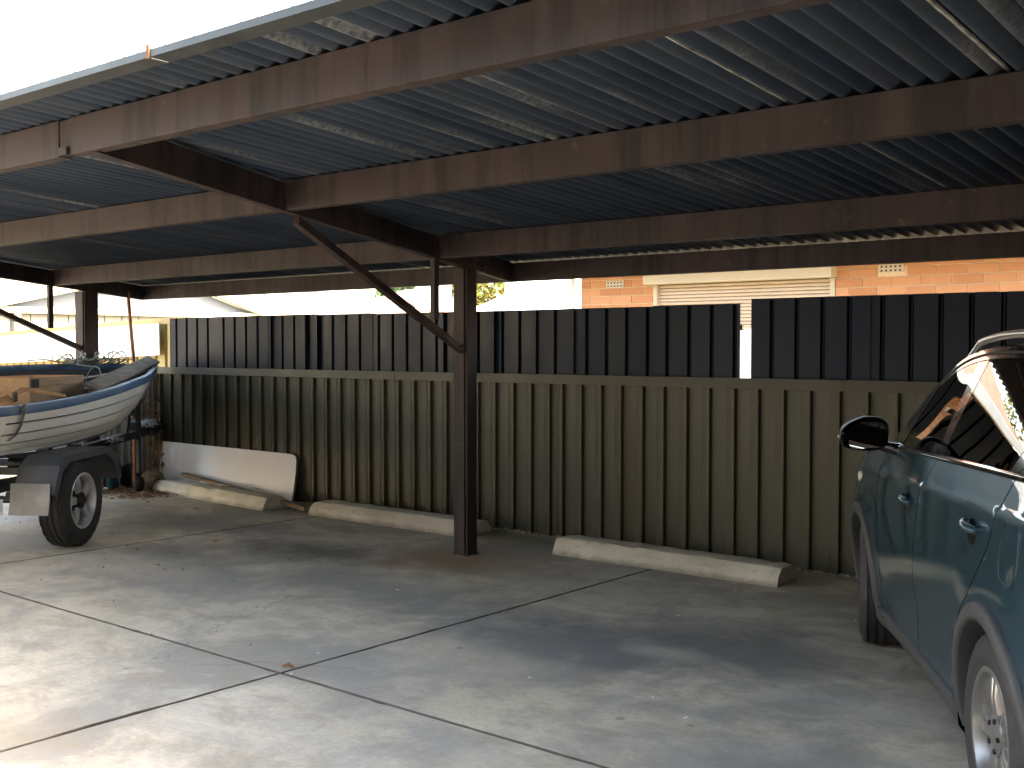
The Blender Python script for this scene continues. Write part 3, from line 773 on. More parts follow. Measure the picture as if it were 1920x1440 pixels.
mb.add([(rx0, ry0, rz), (rx1, ry0, rz), (rx1, ry1, rz), (rx0, ry1, rz), (rx0 + 4, my, mz), (rx1 - 4, my, mz), (rx0, ry0, rz + .03), (rx1, ry0, rz + .03), (rx1, ry1, rz + .03), (rx0, ry1, rz + .03)],
       [(3, 2, 1, 0), (0, 1, 7, 6), (1, 2, 8, 7), (2, 3, 9, 8), (3, 0, 6, 9), (6, 7, 5, 4), (7, 8, 5), (8, 9, 4, 5), (9, 6, 4)])
part('roof', mb, 'roof_tile_red', house)
mb = MB(); mb.bb((rx0, ry0 - .1, rz - .1), (rx1, ry0, rz + .04)); part('gutter', mb, 'white_paint', house, bevel=.01)
tube = MB(); tube.tube([(-8.74, YH - 0.06, 0), (-8.74, YH - 0.06, 2.62)], 0.04, 10); part('downpipe', tube, 'white_paint', house, smooth=True)

# ------------------------------------------------------------------ unseen flats, added beside the camera to block sky and bounced light
flats = thing('sky_blocker_flats', 'unseen dark brick flats added round the driveway behind the camera to block light', 'building', (6, -4, 0))
mb = MB(); mb.bb((1.4, -12, 0), (12, 1.5, 6.2)); mb.bb((-13, -12, 0), (1.39, -5.5, 6.2)); fw_ = part('wall', mb, 'dark_brick', flats)
for x in (4.2, 8.2):
    for z in (1.0, 3.6):
        mb = MB(); mb.bb((x, 1.48, z), (x + 1.8, 1.54, z + 1.3)); wf = part('window', mb, 'white_paint', fw_, bevel=.01)
for x in (-11.4, -8.4, -5.4, -2.6):
    for z in (1.0, 3.6):
        mb = MB(); mb.bb((x, -5.52, z), (x + 1.6, -5.46, z + 1.3)); wf = part('window', mb, 'white_paint', fw_, bevel=.01)
for y in (-4, -1.8):
    for z in (1.0, 3.6):
        mb = MB(); mb.bb((1.36, y, z), (1.42, y + 1.6, z + 1.3)); wf = part('window', mb, 'white_paint', fw_, bevel=.01)
mb = MB(); mb.bb((0.95, -12.5, 6.205), (12.5, 1.9, 6.4)); mb.bb((-13.5, -12.5, 6.205), (0.94, -5.0, 6.4)); part('eaves', mb, 'white_paint', flats)
mb = MB(); mb.add([(-13.6, -12.6, 6.41), (.84, -12.6, 6.41), (.84, -4.9, 6.41), (-13.6, -4.9, 6.41), (-10, -8.7, 8.0), (-2, -8.7, 8.0)], [(0, 1, 5, 4), (1, 2, 5), (2, 3, 4, 5), (3, 0, 4), (3, 2, 1, 0)]); mb.add([(.85, -12.6, 6.41), (12.6, -12.6, 6.41), (12.6, 2.0, 6.41), (.85, 2.0, 6.41), (7.2, -8, 8.2), (7.2, -3.4, 8.2)], [(0, 1, 4), (1, 2, 5, 4), (2, 3, 5), (3, 0, 4, 5), (3, 2, 1, 0)]); part('roof', mb, 'roof_tile_red', flats)

mb = MB(); mb.bb((6.62, 1.55, 0), (6.86, 7.6, 2.9)); tag(part('light_block_wall', mb, 'dark_brick'), 'unseen dark brick end wall added to block light at the right end of the carport', 'wall')  # unseen wall, added to stop sunlight bouncing in from the right

# unseen white garage, added on the left to bounce sunlight under the carport
gar = thing('bounce_garage', 'unseen long white garage added left of the driveway to bounce sunlight', 'garage', (-16, -3, 0))
mb = MB(); mb.bb((-22, -5.4, 0), (-15.6, 4.0, 3.2)); part('wall', mb, 'white_paint', gar)
mb = MB(); mb.add([(-22.3, -5.7, 3.21), (-15.3, -5.7, 3.21), (-15.3, 4.2, 3.21), (-22.3, 4.2, 3.21), (-18.8, -5.7, 4.3), (-18.8, 4.2, 4.3)], [(0, 1, 4), (1, 2, 5, 4), (2, 3, 5), (3, 0, 4, 5), (3, 2, 1, 0)]); part('roof', mb, 'shed_roof', gar)
for y in (-4.5, -1.0):
    mb = MB(); mb.bb((-15.62, y, 0), (-15.57, y + 2.6, 2.3)); part('garage_door', mb, 'shutter', gar, bevel=.01)

# ------------------------------------------------------------------ farther neighbours
def hip_house(name, label, cx, cy, w, d, eave, ridge, wallm, roofm, rz=0.0, ov=0.5):
    t = thing(name, label, 'house', (cx, cy, 0), rz)
    mb = MB(); mb.bb((-w/2, -d/2, 0), (w/2, d/2, eave)); part('wall', mb, wallm, t, world=False)
    x, y = w / 2 + ov, d / 2 + ov; r = max(0.05, x - y)
    mb = MB(); mb.add([(-x, -y, eave), (x, -y, eave), (x, y, eave), (-x, y, eave), (-x, -y, eave + .1), (x, -y, eave + .1), (x, y, eave + .1), (-x, y, eave + .1), (-r, 0, ridge), (r, 0, ridge)],
                      [(3, 2, 1, 0), (0, 1, 5, 4), (1, 2, 6, 5), (2, 3, 7, 6), (3, 0, 4, 7), (4, 5, 9, 8), (5, 6, 9), (6, 7, 8, 9), (7, 4, 8)])
    roof = part('roof', mb, roofm, t, world=False)
    for k in range(3):
        wx = -w / 2 + w * (k + .5) / 3
        mb = MB(); mb.bb((wx - .55, -d/2 - .03, .9), (wx + .55, -d/2 + .02, 2.0)); wf = part('window', mb, 'white_paint', t, world=False)
        mb = MB(); mb.bb((wx - .48, -d/2 - .036, .97), (wx + .48, -d/2 + .01, 1.93)); part('pane', mb, 'glass', wf, world=False)
    return t, roof
t, rf = hip_house('white_roofed_house', 'house with blinding white metal roof left of the brick wall', -11.55, 20.6, 7.8, 6.2, 2.05, 4.35, 'white_paint', 'white_roof')
t, rf = hip_house('red_roofed_house', 'small far house with pinkish tiled roof and white chimney', -32.5, 33.0, 7, 6, 2.4, 4.0, 'white_paint', 'roof_tile_red', R(15))
mb = MB(); mb.bb((1.2, -2.2, 2.2), (2.3, -1.3, 4.3)); part('chimney', mb, 'white_paint', rf, world=False)
t, rf = hip_house('green_roofed_house', 'far house with green metal roof beyond the raking brace', -24.2, 31.0, 6, 5, 2.3, 3.75, 'white_paint', 'roof_green', R(-20))
mb = MB(); mb.bb((0.6, -2.0, 2.2), (1.5, -1.2, 3.9)); part('chimney', mb, 'white_paint', rf, world=False)

shed = thing('cream_shed', 'long sunlit cream shed with pale metal roof beyond the cream fence', 'shed', (-17, 12, 0))
SX = -17.0
mb = MB(); mb.bb((-24, 4.6, 0), (SX - 0.02, 15.4, 2.16)); part('wall', mb, 'shed_cream', shed)
y = 4.6
while y < 15.3:
    mb = MB(); mb.bb((SX - 0.018, y, 0.0), (SX, y + 0.30, 2.13)); part('cladding_panel', mb, 'shed_cream', shed, bevel=.004); y += 0.315
mb = MB(); mb.bb((SX - 0.05, 4.3, 2.13), (SX + 0.11, 15.85, 2.23)); part('gutter', mb, 'trim', shed, bevel=.012)
mb = MB(); mb.add([(SX + .05, 4.3, 2.235), (SX + .05, 15.85, 2.235), (-20.6, 15.85, 3.25), (-20.6, 4.3, 3.25), (SX + .05, 4.3, 2.20), (SX + .05, 15.85, 2.20), (-20.6, 15.85, 3.2), (-20.6, 4.3, 3.2), (-24.2, 15.85, 2.2), (-24.2, 4.3, 2.2), (-24.2, 15.85, 2.16), (-24.2, 4.3, 2.16)],
                  [(0, 1, 2, 3), (3, 2, 8, 9), (4, 7, 6, 5), (7, 11, 10, 6), (0, 4, 5, 1), (1, 5, 6, 2), (0, 3, 7, 4), (2, 6, 10, 8), (3, 9, 11, 7), (8, 10, 11, 9)])
part('roof', mb, 'shed_roof', shed)
for y in (8, 9.6, 11.2, 12.8, 14.4):
    mb = MB(); mb.beam((SX + .04, y, 2.247), (-20.55, y, 3.255), 0.03, 0.02); part('roof_rib', mb, 'shed_roof', shed)
mb = MB(); mb.beam((SX + .06, 15.87, 2.27), (-20.6, 15.87, 3.28), 0.05, 0.17); part('barge_board', mb, 'trim', shed)
# gabled porch on the long side of the shed
gb = MB(); gb.add([(SX + .02, 6.2, 2.24), (SX + .02, 12.9, 2.24), (SX + .02, 10.9, 2.86)] , [(0, 1, 2)]); gb.add([(SX - .03, 6.2, 2.24), (SX - .03, 12.9, 2.24), (SX - .03, 10.9, 2.86)], [(2, 1, 0)])
part('gable', gb, 'gable_grey', shed)
mb = MB(); mb.beam((SX + .10, 7.6, 2.17), (SX + .10, 10.95, 2.93), 0.14, 0.13); part('barge_board', mb, 'trim', shed)
mb = MB(); mb.beam((SX + .10, 10.96, 2.93), (SX + .10, 13.1, 2.24), 0.14, 0.13); part('barge_board', mb, 'trim', shed)
mb = MB(); mb.tube([(SX + .12, 8.42, 2.15), (SX + .12, 8.42, 0)], 0.05, 8); part('downpipe', mb, 'trim', shed, smooth=True)

def tree(name, label, loc, h, cr, mats, seed, n=5200, leaf=0.16):
    rg = random.Random(seed)
    t = thing(name, label, 'tree', loc, 0, 'trees beyond the fence')
    mb = MB(); tips = []
    tr = [(0, 0, 0), (0.1, 0.05, h * .25), (0.0, -.1, h * .5), (.12, .05, h * .8)]
    mb.tube(tr, [h * .035, h * .028, h * .02, h * .008], 8)
    for i in range(11):
        a = rg.random() * 6.28; z0 = h * rg.uniform(.22, .6); L = cr * rg.uniform(.6, 1.0)
        p0 = Vector((0, 0, z0)); p1 = p0 + Vector((math.cos(a) * L * .5, math.sin(a) * L * .5, h * .10)); p2 = p0 + Vector((math.cos(a) * L, math.sin(a) * L, h * rg.uniform(.14, .3)))
        mb.tube([p0, p1, p2], [h * .014, h * .009, h * .003], 6); tips += [p1, p2, (p1 + p2) / 2]
    part('trunk', mb, 'bark', t, world=False, smooth=True)
    clumps = []
    for i in range(34):
        if tips and i < len(tips): c = tips[i]
        else:
            a = rg.random() * 6.28; rr = cr * math.sqrt(rg.random()) * .8; c = Vector((math.cos(a) * rr, math.sin(a) * rr, h * rg.uniform(.45, .9)))
        clumps.append((c, cr * rg.uniform(.22, .42)))
    mbs = [MB() for _ in mats]
    for i in range(n):
        c, r = rg.choice(clumps)
        d = Vector((rg.gauss(0, 1), rg.gauss(0, 1), rg.gauss(0, .8))).normalized() * r * rg.random() ** .4
        p = c + d; s = leaf * rg.uniform(.6, 1.3)
        u = Vector((rg.gauss(0, 1), rg.gauss(0, 1), rg.gauss(0, 1))).normalized(); w = u.orthogonal().normalized()
        mbs[0 if rg.random() < .7 else len(mats) - 1].add([p - u * s, p + w * s * .45, p + u * s, p - w * s * .45], [(0, 1, 2, 3)])
    for q, (b, m) in enumerate(zip(mbs, mats)): part('crown', b, m, t, world=False, normals=False)
    return t
tree('tree', 'golden autumn tree behind the raking brace', (-31.0, 38.5, 0), 9.5, 4.2, ['leaf_gold', 'leaf_lime'], 3)
tree('tree', 'lime yellow tree left of the centre post', (-24.0, 33.5, 0), 8.0, 3.6, ['leaf_lime', 'leaf_gold'], 4)
tree('tree', 'deeper green tree directly behind the centre post', (-21.6, 34.5, 0), 7.5, 2.3, ['leaf_green', 'leaf_lime'], 5)
tree('tree', 'pale gold tree right of the centre post above the white roof', (-20.6, 39, 0), 9.0, 4.4, ['leaf_gold', 'leaf_lime'], 6)
tree('tree', 'small dark green tree above the end of the shed roof', (-35.6, 37, 0), 6.5, 2.4, ['leaf_green', 'leaf_green'], 9)

# ------------------------------------------------------------------ concrete wheel stops
def wheel_stop(label, x0, x1, y0, ry=0.0):
    cx = (x0 + x1) / 2; L = x1 - x0
    mb = MB(); rg = random.Random(int(x0 * 10))
    prof = [(-.16, 0), (-.145, .07), (-.10, .122), (-.085, .128), (.085, .128), (.10, .122), (.145, .07), (.16, 0)]
    n = len(prof); N = 26; rows = []
    for i in range(N + 1):
        t = i / N; x = -L / 2 + L * t; e = 0.012 if i in (0, N) else 0.0
        chipk = [rg.uniform(.004, .014) if rg.random() < .16 else 0 for _ in prof]
        rows.append([(x, (y - math.copysign(q, y) * (z > .05)) * (1 - e * 3) + rg.gauss(0, .0012), max(0, z * (1 - e * 6)) - q * .6 * (z > .05) + (rg.gauss(0, .0012) if z > .01 else 0)) for (y, z), q in zip(prof, chipk)])
    mb.grid(rows); mb.add(rows[0], [tuple(range(n))]); mb.add(rows[-1], [tuple(reversed(range(n)))])
    o = part('wheel_stop', mb, 'stop', None, world=False, smooth=True, angle=28)
    o.location = (cx, y0 + .16, 0.001); o.rotation_euler = (0, 0, ry)
    tag(o, label, 'wheel stop', 'concrete wheel stops along the fence')
wheel_stop('pale concrete wheel stop right of the centre post, near the car', -5.27, -3.375, 6.825)
wheel_stop('concrete wheel stop ending just left of the centre post', -8.31, -6.26, 6.955)
wheel_stop('concrete wheel stop in front of the white board with timber lying on it', -11.0, -8.84, 7.01 - .16 + .06, R(-4.2))

# ------------------------------------------------------------------ things along the fence
mb = MB(); th = 0.03
outline = [(-11.53, 0.0), (-9.10, 0.0), (-9.085, .12), (-9.075, .30), (-9.082, .42), (-9.10, .468), (-9.15, .487), (-9.25, .492), (-11.53, .50)]
mb.prism(outline, 'y', 0, -th); n = len(outline)
mb.mi = [1] * len(mb.f); mb.mi[1] = 0; mb.mi[0] = 1
bo = part('white_board', mb, ['board', 'chip'], None, world=False)
bo.location = (0, 7.43, 0.004); bo.rotation_euler = (R(-7), 0, 0)
tag(bo, 'white chipboard shelf panel leaning on the olive fence with a rounded end', 'board')
mb = MB(); mb.beam((-10.86, 7.30, .175), (-8.42, 7.04, .04), 0.075, 0.04); tag(part('timber_batten', mb, 'timber_brown', bevel=.003), 'longer brown batten lying across the wheel stop by the white board', 'timber', 'loose timber by the white board')
mb = MB(); mb.beam((-10.55, 7.33, .10), (-9.5, 7.25, .016), 0.09, 0.02); tag(part('timber_batten', mb, 'timber_grey', bevel=.003), 'short weathered grey board under the brown batten', 'timber', 'loose timber by the white board')
rg = random.Random(21)
for i, lab in enumerate(('torn white paper scrap on the left half of the wheel stop', 'white paper scrap beside the batten in front of the board', 'small white paper scrap nearest the batten end')):
    x, y, z = ((-10.2, 7.09, .142), (-9.85, 7.10, .142), (-9.35, 7.14, .142))[i]
    mb = MB(); rows = [[(x + .05 * (a - 1.5) + rg.uniform(-.01, .01), y + .035 * (b - 1) + rg.uniform(-.008, .008), z + rg.uniform(0, .022)) for a in range(4)] for b in range(3)]
    mb.grid(rows); tag(part('paper_scrap', mb, 'white_paint', smooth=True), lab, 'paper', 'paper scraps on the wheel stop')
# dead creeper hanging on the fence end
vine = thing('dead_creeper', 'dry brown dead creeper hanging on the end of the olive fence', 'plant', (-11.6, 7.4, 0))
mb = MB(); rg = random.Random(4)
for i in range(20):
    p = Vector((-11.60 + rg.uniform(-.07, .11), 7.40 + rg.uniform(-.06, .02), rg.uniform(.75, .98))); pts = [p]
    for k in range(7):
        p = p + Vector((rg.gauss(0, .035), rg.gauss(0, .014), -rg.uniform(.05, .13)));
        if p.z < .05: break
        pts.append(p)
    if len(pts) > 1: mb.tube(pts, .004, 4)
part('stems', mb, 'timber_brown', vine)
mb = MB()
for i in range(110):
    p = Vector((-11.57 + rg.gauss(0, .065), 7.385 + rg.gauss(0, .03), rg.uniform(.12, .98) )); s = rg.uniform(.015, .04)
    u = Vector((rg.gauss(0, .5), rg.gauss(0, .5), -1)).normalized(); w = u.orthogonal().normalized()
    mb.add([p, p + w * s * .4 + u * s, p + u * s * 2, p - w * s * .4 + u * s], [(0, 1, 2, 3)])
part('leaves', mb, 'leaf_dry', vine, normals=False)
mb = MB(); mb.bb((-11.66, 7.455, .955), (-11.56, 7.50, 1.02)); tag(part('bracket', mb, 'black_steel', vine, bevel=.004))
# leaf litter
mb = MB(); rg = random.Random(12)
def lleaf(x, y, s):
    a = rg.random() * 6.3; c, d = math.cos(a) * s, math.sin(a) * s; z = .004 + rg.random() * .02
    mb.add([(x - c, y - d, z), (x + d * .45, y - c * .45, z + rg.random() * .02), (x + c, y + d, z + rg.random() * .012), (x - d * .45, y + c * .45, z + rg.random() * .02)], [(0, 1, 2, 3)])
for i in range(900):
    t = rg.random(); lleaf(lerp(-11.6, -10.55, t) + rg.gauss(0, .14), lerp(7.0, 6.75, t) + rg.gauss(0, .13 + .1 * t), rg.uniform(.015, .04))
for i in range(46): lleaf(rg.uniform(-10.6, -6.4), rg.uniform(4.4, 6.7), rg.uniform(.008, .022))
for i in range(26): lleaf(rg.uniform(-8.6, -4.6), rg.uniform(3.3, 5.0), rg.uniform(.004, .010))
for i in range(60): lleaf(rg.uniform(-8.9, -1.5), 7.38 + rg.gauss(0, .05), rg.uniform(.008, .02))
tag(part('leaf_litter', mb, 'leaf_dry', normals=False), kind='stuff')
for x, y, s, lab in ((-7.70, 5.48, .03, 'single dry curled leaf on the concrete past the joint'), (-4.40, 3.55, .03, 'dark dry stick lying at the crossing of the joints')):
    mb = MB(); mb.tube([(x - s, y - s * .6, .012), (x, y + .006, .02), (x + s, y + s * .5, .010)], [.004, .011, .004], 6); tag(part('leaf' if s == .03 and 'leaf' in lab else 'stick', mb, 'leaf_dry', smooth=True), lab, 'leaf' if 'leaf' in lab else 'stick')
# white flecks on the floor
mb = MB()
for i in range(16):
    x, y = rg.uniform(-9, -2), rg.uniform(3.2, 6.6); s = rg.uniform(.004, .012); a = rg.random() * 3
    mb.box((x, y, .003), (s * 2, s, .003), Matrix.Rotation(a, 3, 'Z'))
tag(part('paint_flecks', mb, 'white_paint'), kind='stuff')
# old pot, black bag, teal bag by the corner
mb = MB(); mb.lathe([(0, .0), (0, .07), (.04, .115), (.10, .135), (.16, .115), (.19, .07), (.21, .075), (.215, .06), (.17, .05), (.1, .0)], (-11.20, 7.12, .01), 'z', 24)
pot = tag(part('round_pot', mb, 'pot', smooth=True), 'old round clay pot with a spout standing among dry leaves', 'pot')
mb = MB(); mb.tube([(-11.08, 7.06, .12), (-10.99, 7.02, .13), (-10.94, 7.00, .18)], [.03, .018, .014], 8); part('spout', mb, 'pot', pot, smooth=True)
def lumpy(name, lab, cat, c, sz, mat, seed):
    rg = random.Random(seed); mb = MB(); N = 14; rows = []
    for i in range(N + 1):
        ph = math.pi * i / N; row = []
        for k in range(19):
            a = 2 * math.pi * k / 18; k2 = k % 18; r = 1 + .13 * math.sin(3 * a + seed) * math.sin(ph) + .09 * math.sin(7 * a + 5 * ph + seed)
            row.append((c[0] + sz[0] * math.cos(a) * math.sin(ph) ** .7 * r, c[1] + sz[1] * math.sin(a) * math.sin(ph) ** .7 * r, max(.002, c[2] + sz[2] * -math.cos(ph))))
        rows.append(row)
    mb.grid(rows); return tag(part(name, mb, mat, smooth=True, angle=180), lab, cat)
lumpy('black_bag', 'black plastic bag slumped at the fence corner', 'bag', (-11.52, 7.05, .13), (.16, .13, .14), 'black_plastic', 2)
lumpy('teal_bag', 'teal bag standing behind the trailer wheel', 'bag', (-11.46, 6.78, .20), (.09, .08, .20), 'teal', 5)

# ------------------------------------------------------------------ wheels
def wheel(parent, c, Rt, W, Rr, outer, spokes, mats=('rubber', 'alloy', 'alloy_dark'), tread=True, n=96, twin=False, phase=0.3, squash=0.0):
    # axle along local y; outer = +1 or -1 tells which side shows
    h = W / 2; o = outer
    e = bpy.data.objects.new('wheel', None); COL.objects.link(e); e.parent = parent; e.location = c; e.empty_display_size = .1
    prof = [(-h * .92 * o, Rr * .98), (-h * o, Rr + (Rt - Rr) * .35), (-h * .97 * o, Rt - .045), (-h * .84 * o, Rt - .012)]
    for q in (-.62, -.2, .2, .62):
        a = q - .05; b = q + .05
        prof += [((q - .15) * h * o, Rt), (a * h * o, Rt), (a * h * o, Rt - .009), (b * h * o, Rt - .009), (b * h * o, Rt)]
    prof += [(h * .84 * o, Rt - .012), (h * .97 * o, Rt - .045), (h * o, Rt - (Rt - Rr) * .5), (h * .99 * o, Rr + .03), (h * .93 * o, Rr + .012), (h * .90 * o, Rr)]
    m = len(prof)
    def mod(j, k):
        if not tread: return 0
        if j in (2, 3, 4, m - 6, m - 7, m - 5): return -.008 if k % 4 == 0 else 0
        return 0
    mb = MB(); mb.lathe(prof, (0, 0, 0), 'y', n, mod)
    if squash:
        mb.v = [(v[0], v[1], max(v[2], -Rt + squash)) for v in mb.v]
    part('tyre', mb, mats[0], e, world=False, smooth=True, angle=38)
    mb = MB()
    lip = [(h * .90 * o, Rr + .002), (h * .93 * o, Rr - .004), (h * .91 * o, Rr - .016), (h * .72 * o, Rr - .026), (-h * .6 * o, Rr - .03), (-h * .9 * o, Rr)]
    mb.lathe(lip, (0, 0, 0), 'y', 64); part('rim', mb, mats[1], e, world=False, smooth=True, angle=40)
    mb = MB(); mb.lathe([(h * .1 * o, Rr - .03), (h * .1 * o, 0.0)], (0, 0, 0), 'y', 32); mb.lathe([(h * .12 * o, .11), (h * .5 * o, .10), (h * .5 * o, .0)], (0, 0, 0), 'y', 24)
    part('brake_drum', mb, mats[2], e, world=False, smooth=True)
    for s in range(spokes):
        a = phase + 2 * math.pi * s / spokes; mb = MB()
        for da, w in (((-.14, .05), (.14, .05)) if twin else ((0, 1),)):
            wi, wo = (.018, .022) if twin else (.027, .038)
            ri, ro = .045, Rr - .014
            def P(r, t, y): return (r * math.cos(a + da) - t * math.sin(a + da), y, r * math.sin(a + da) + t * math.cos(a + da))
            yf = lambda r: (h * .66 + .10 * h * (1 - abs(2 * (r - ri) / (ro - ri) - .9))) * o
            rows = []
            for q in range(7):
                r = lerp(ri, ro, q / 6); w = lerp(wi, wo, q / 6) * (1 + .25 * (q == 6)); y = yf(r)
                rows.append([P(r, -w - .004, y - .035 * o), P(r, -w, y - .006 * o), P(r, -w * .6, y), P(r, w * .6, y), P(r, w, y - .006 * o), P(r, w + .004, y - .035 * o)])
            mb.grid(rows)
        part('spoke', mb, mats[1], e, world=False, smooth=True, angle=50)
    mb = MB(); mb.lathe([(h * .45 * o, .075), (h * .74 * o, .068), (h * .78 * o, .05), (h * .80 * o, .032), (h * .80 * o, 0)], (0, 0, 0), 'y', 32); part('hub_cap', mb, mats[1] if twin else mats[2], e, world=False, smooth=True, angle=40)
    mb = MB()
    for s in range(5):
        a = phase + .6 + 2 * math.pi * s / 5; mb.tube([(.052 * math.cos(a), h * .70 * o, .052 * math.sin(a)), (.052 * math.cos(a), h * .84 * o, .052 * math.sin(a))], .009, 6)
    part('wheel_nuts', mb, mats[2], e, world=False)
    return e

# ------------------------------------------------------------------ boat trailer
BX, BY, BA = -9.247, 4.15, R(125)
trailer = thing('boat_trailer', 'black steel boat trailer with alloy wheel under the white dinghy', 'trailer', (BX, BY, 0), BA)
def tp(name, mb, mat, parent=None, **kw): return part(name, mb, mat, parent or trailer, world=False, **kw)
for v in (-.55, .55):
    mb = MB(); mb.beam((-1.9, v, .53), (1.3, v, .53), .05, .10); tp('side_rail', mb, 'black_steel', bevel=.005)
    mb = MB(); mb.beam((1.3, v, .53), (2.75, v * .06, .55), .05, .10); tp('side_rail', mb, 'black_steel', bevel=.005)
mb = MB(); mb.beam((1.6, 0, .56), (3.95, 0, .665), .075, .085); tp('drawbar', mb, 'black_steel', bevel=.006)
for u in (-1.85, -.9, .6, 1.3):
    mb = MB(); mb.beam((u, -.55, .53), (u, .55, .53), .05, .07); tp('cross_member', mb, 'black_steel')
mb = MB(); mb.tube([(0, -.83, .365), (0, .83, .365)], .03, 10); tp('axle', mb, 'black_steel')
for v in (-.62, .62):
    mb = MB(); mb.tube([(-.45, v, .47), (-.2, v, .40), (0, v, .385), (.2, v, .40), (.45, v, .47)], .025, 6); tp('leaf_spring', mb, 'black_steel')
wheel(trailer, (0, -.90, .365), .366, .235, .225, -1, 5, phase=.55, squash=.012)
wheel(trailer, (0, .90, .365), .366, .235, .225, 1, 5, phase=.2, squash=.012)
for s in (-1, 1):
    vi, vo = s * .74, s * 1.055
    path = [(-.60, .50), (-.50, .70), (-.36, .765), (.34, .775), (.50, .70), (.60, .50)]
    mb = MB()
    for t, z in ((0, 0),):
        out = [(u, z) for u, z in path]; inn = [(u * .965, z - .02) for u, z in path][::-1]
        mb.prism(out + inn, 'y', min(vi, vo), max(vi, vo))
    # turned down outer edge
    out = [(u, z + .002) for u, z in path]; inn = [(u * .90, z - .055) for u, z in path][::-1]
    mb.prism(out + inn, 'y', vo, vo + s * .006)
    tp('mudguard', mb, 'guard_grey')
    mb = MB(); mb.bb((-.15, vi - s * .02, .56), (.15, s * .575, .60)); tp('mudguard_bracket', mb, 'black_steel')
    mb = MB(); rows = []
    for q in range(6):
        z = .575 - .235 * q / 5; rows.append([(-.625 - .045 * (q / 5) ** 1.5 + .006 * math.sin(p * 1.1 + q * .5), s * lerp(.735, 1.045, p / 5), z) for p in range(6)])
    mb.grid(rows); mb.grid([[(x + .008, y, z) for x, y, z in r][::-1] for r in rows]); tp('mudflap', mb, 'flap', smooth=True, normals=False)
mb = MB(); mb.beam((3.05, 0, .60), (3.18, 0, 1.02), .06, .06, up=(0, 1, 0)); tp('winch_post', mb, 'black_steel')
mb = MB(); mb.tube([(3.12, -.07, .90), (3.12, .07, .90)], .055, 12); mb.beam((3.08, -.09, .82), (3.08, -.09, .99), .02, .05, up=(0, 1, 0)); tp('winch', mb, 'black_steel', smooth=True)
mb = MB(); mb.tube([(3.22, -.09, .22), (3.22, -.09, .98)], .028, 10); mb.tube([(3.22, -.09, .97), (3.30, -.09, .99), (3.31, -.09, 1.03)], .01, 6); jk = tp('jockey_stand', mb, 'black_steel', smooth=True)
mb = MB(); mb.lathe([(-.03, .0), (-.03, .08), (0, .095), (.03, .08), (.03, 0)], (3.22, -.09, .096), 'y', 20); tp('jockey_wheel', mb, 'rubber', jk, smooth=True)
mb = MB(); mb.bb((3.90, -.045, .63), (4.12, .045, .70)); mb.tube([(4.12, 0, .67), (4.19, 0, .66)], [.045, .04], 10); tp('coupling', mb, 'black_steel', bevel=.008)
mb = MB()
rg = random.Random(6); p = Vector((3.5, -.05, .72)); pts = []
for i in range(60): pts.append((3.5 + .16 * math.sin(i * .7) * rg.uniform(.6, 1), -.06 + .07 * math.cos(i * .9), .70 + .09 * rg.random()))
mb.tube(pts, .006, 5); tp('safety_chain', mb, 'chain')
mb = MB()
pts = [(2.55 + .12 * math.sin(i * .8) + i * .006, -.06 + .05 * math.cos(i * 1.1), .63 + .02 * math.sin(i * 1.7)) for i in range(40)]
mb.tube(pts, .006, 5); tp('winch_cable', mb, 'chain')
pts = []
rg = random.Random(16); mb = MB()
for i in range(9):
    a = Vector((3.55 + rg.uniform(-.2, .25), rg.uniform(-.09, .09), rg.uniform(.62, .78))); mb.box(a, (rg.uniform(.05, .16), rg.uniform(.05, .1), rg.uniform(.05, .14)), Matrix.Rotation(rg.random() * 3, 3, 'Y'))
tp('brake_lever', mb, 'black_steel', bevel=.006)
for u, v in ((-1.3, .3), (-1.3, -.3), (.3, .28), (.3, -.28), (1.6, .15), (1.6, -.15)):
    mb = MB(); mb.tube([(u, v - .06, .63), (u, v + .06, .63)], .045, 12); mb.bb((u - .02, v - .07, .55), (u + .02, v + .07, .60)); tp('keel_roller', mb, 'black_plastic', smooth=True)
for v in (-.62, .62):
    mb = MB(); mb.bb((-1.12, v - .30 if v < 0 else v, .405), (-1.06, v if v < 0 else v + .30, .515)); lb = tp('light_board', mb, 'white_paint', bevel=.004)
    mb = MB(); mb.bb((-1.132, v - .17 if v < 0 else v + .06, .43), (-1.121, v - .06 if v < 0 else v + .17, .49)); tp('tail_lamp', mb, 'black_plastic', lb)
    mb = MB(); mb.bb((-1.14, v - .05, .515), (-1.04, v + .05, .54)); mb.beam((-1.09, v * .9, .53), (-.9, v * .9, .53), .04, .03); tp('light_bracket', mb, 'black_steel', lb)

# ------------------------------------------------------------------ dinghy
boat = thing('dinghy', 'white clinker dinghy with blue gunwale on the black trailer', 'boat', (BX, BY, 0), BA)
TILT = .12
HB = [(-2.1, .66), (-1, .74), (0, .75), (.65, .745), (1.35, .70), (2.0, .595), (2.6, .46), (3.1, .30), (3.5, .165), (3.78, .06), (3.86, .02)]
GW = [(-2.1, 1.25), (-.8, 1.235), (0, 1.245), (.65, 1.275), (1.35, 1.315), (2.0, 1.345), (2.6, 1.36), (3.2, 1.375), (3.86, 1.40)]
KL = [(-2.1, .72), (0, .675), (1.0, .66), (1.95, .66), (2.45, .685), (2.75, .745), (3.1, .92), (3.5, 1.15), (3.75, 1.30), (3.86, 1.375)]
EX = [(-2.1, 3.2), (1.0, 2.8), (2.2, 2.0), (3.0, 1.4), (3.86, 1.0)]
LAPS = [0, .16, .32, .48, .64, .80, 1.0001]
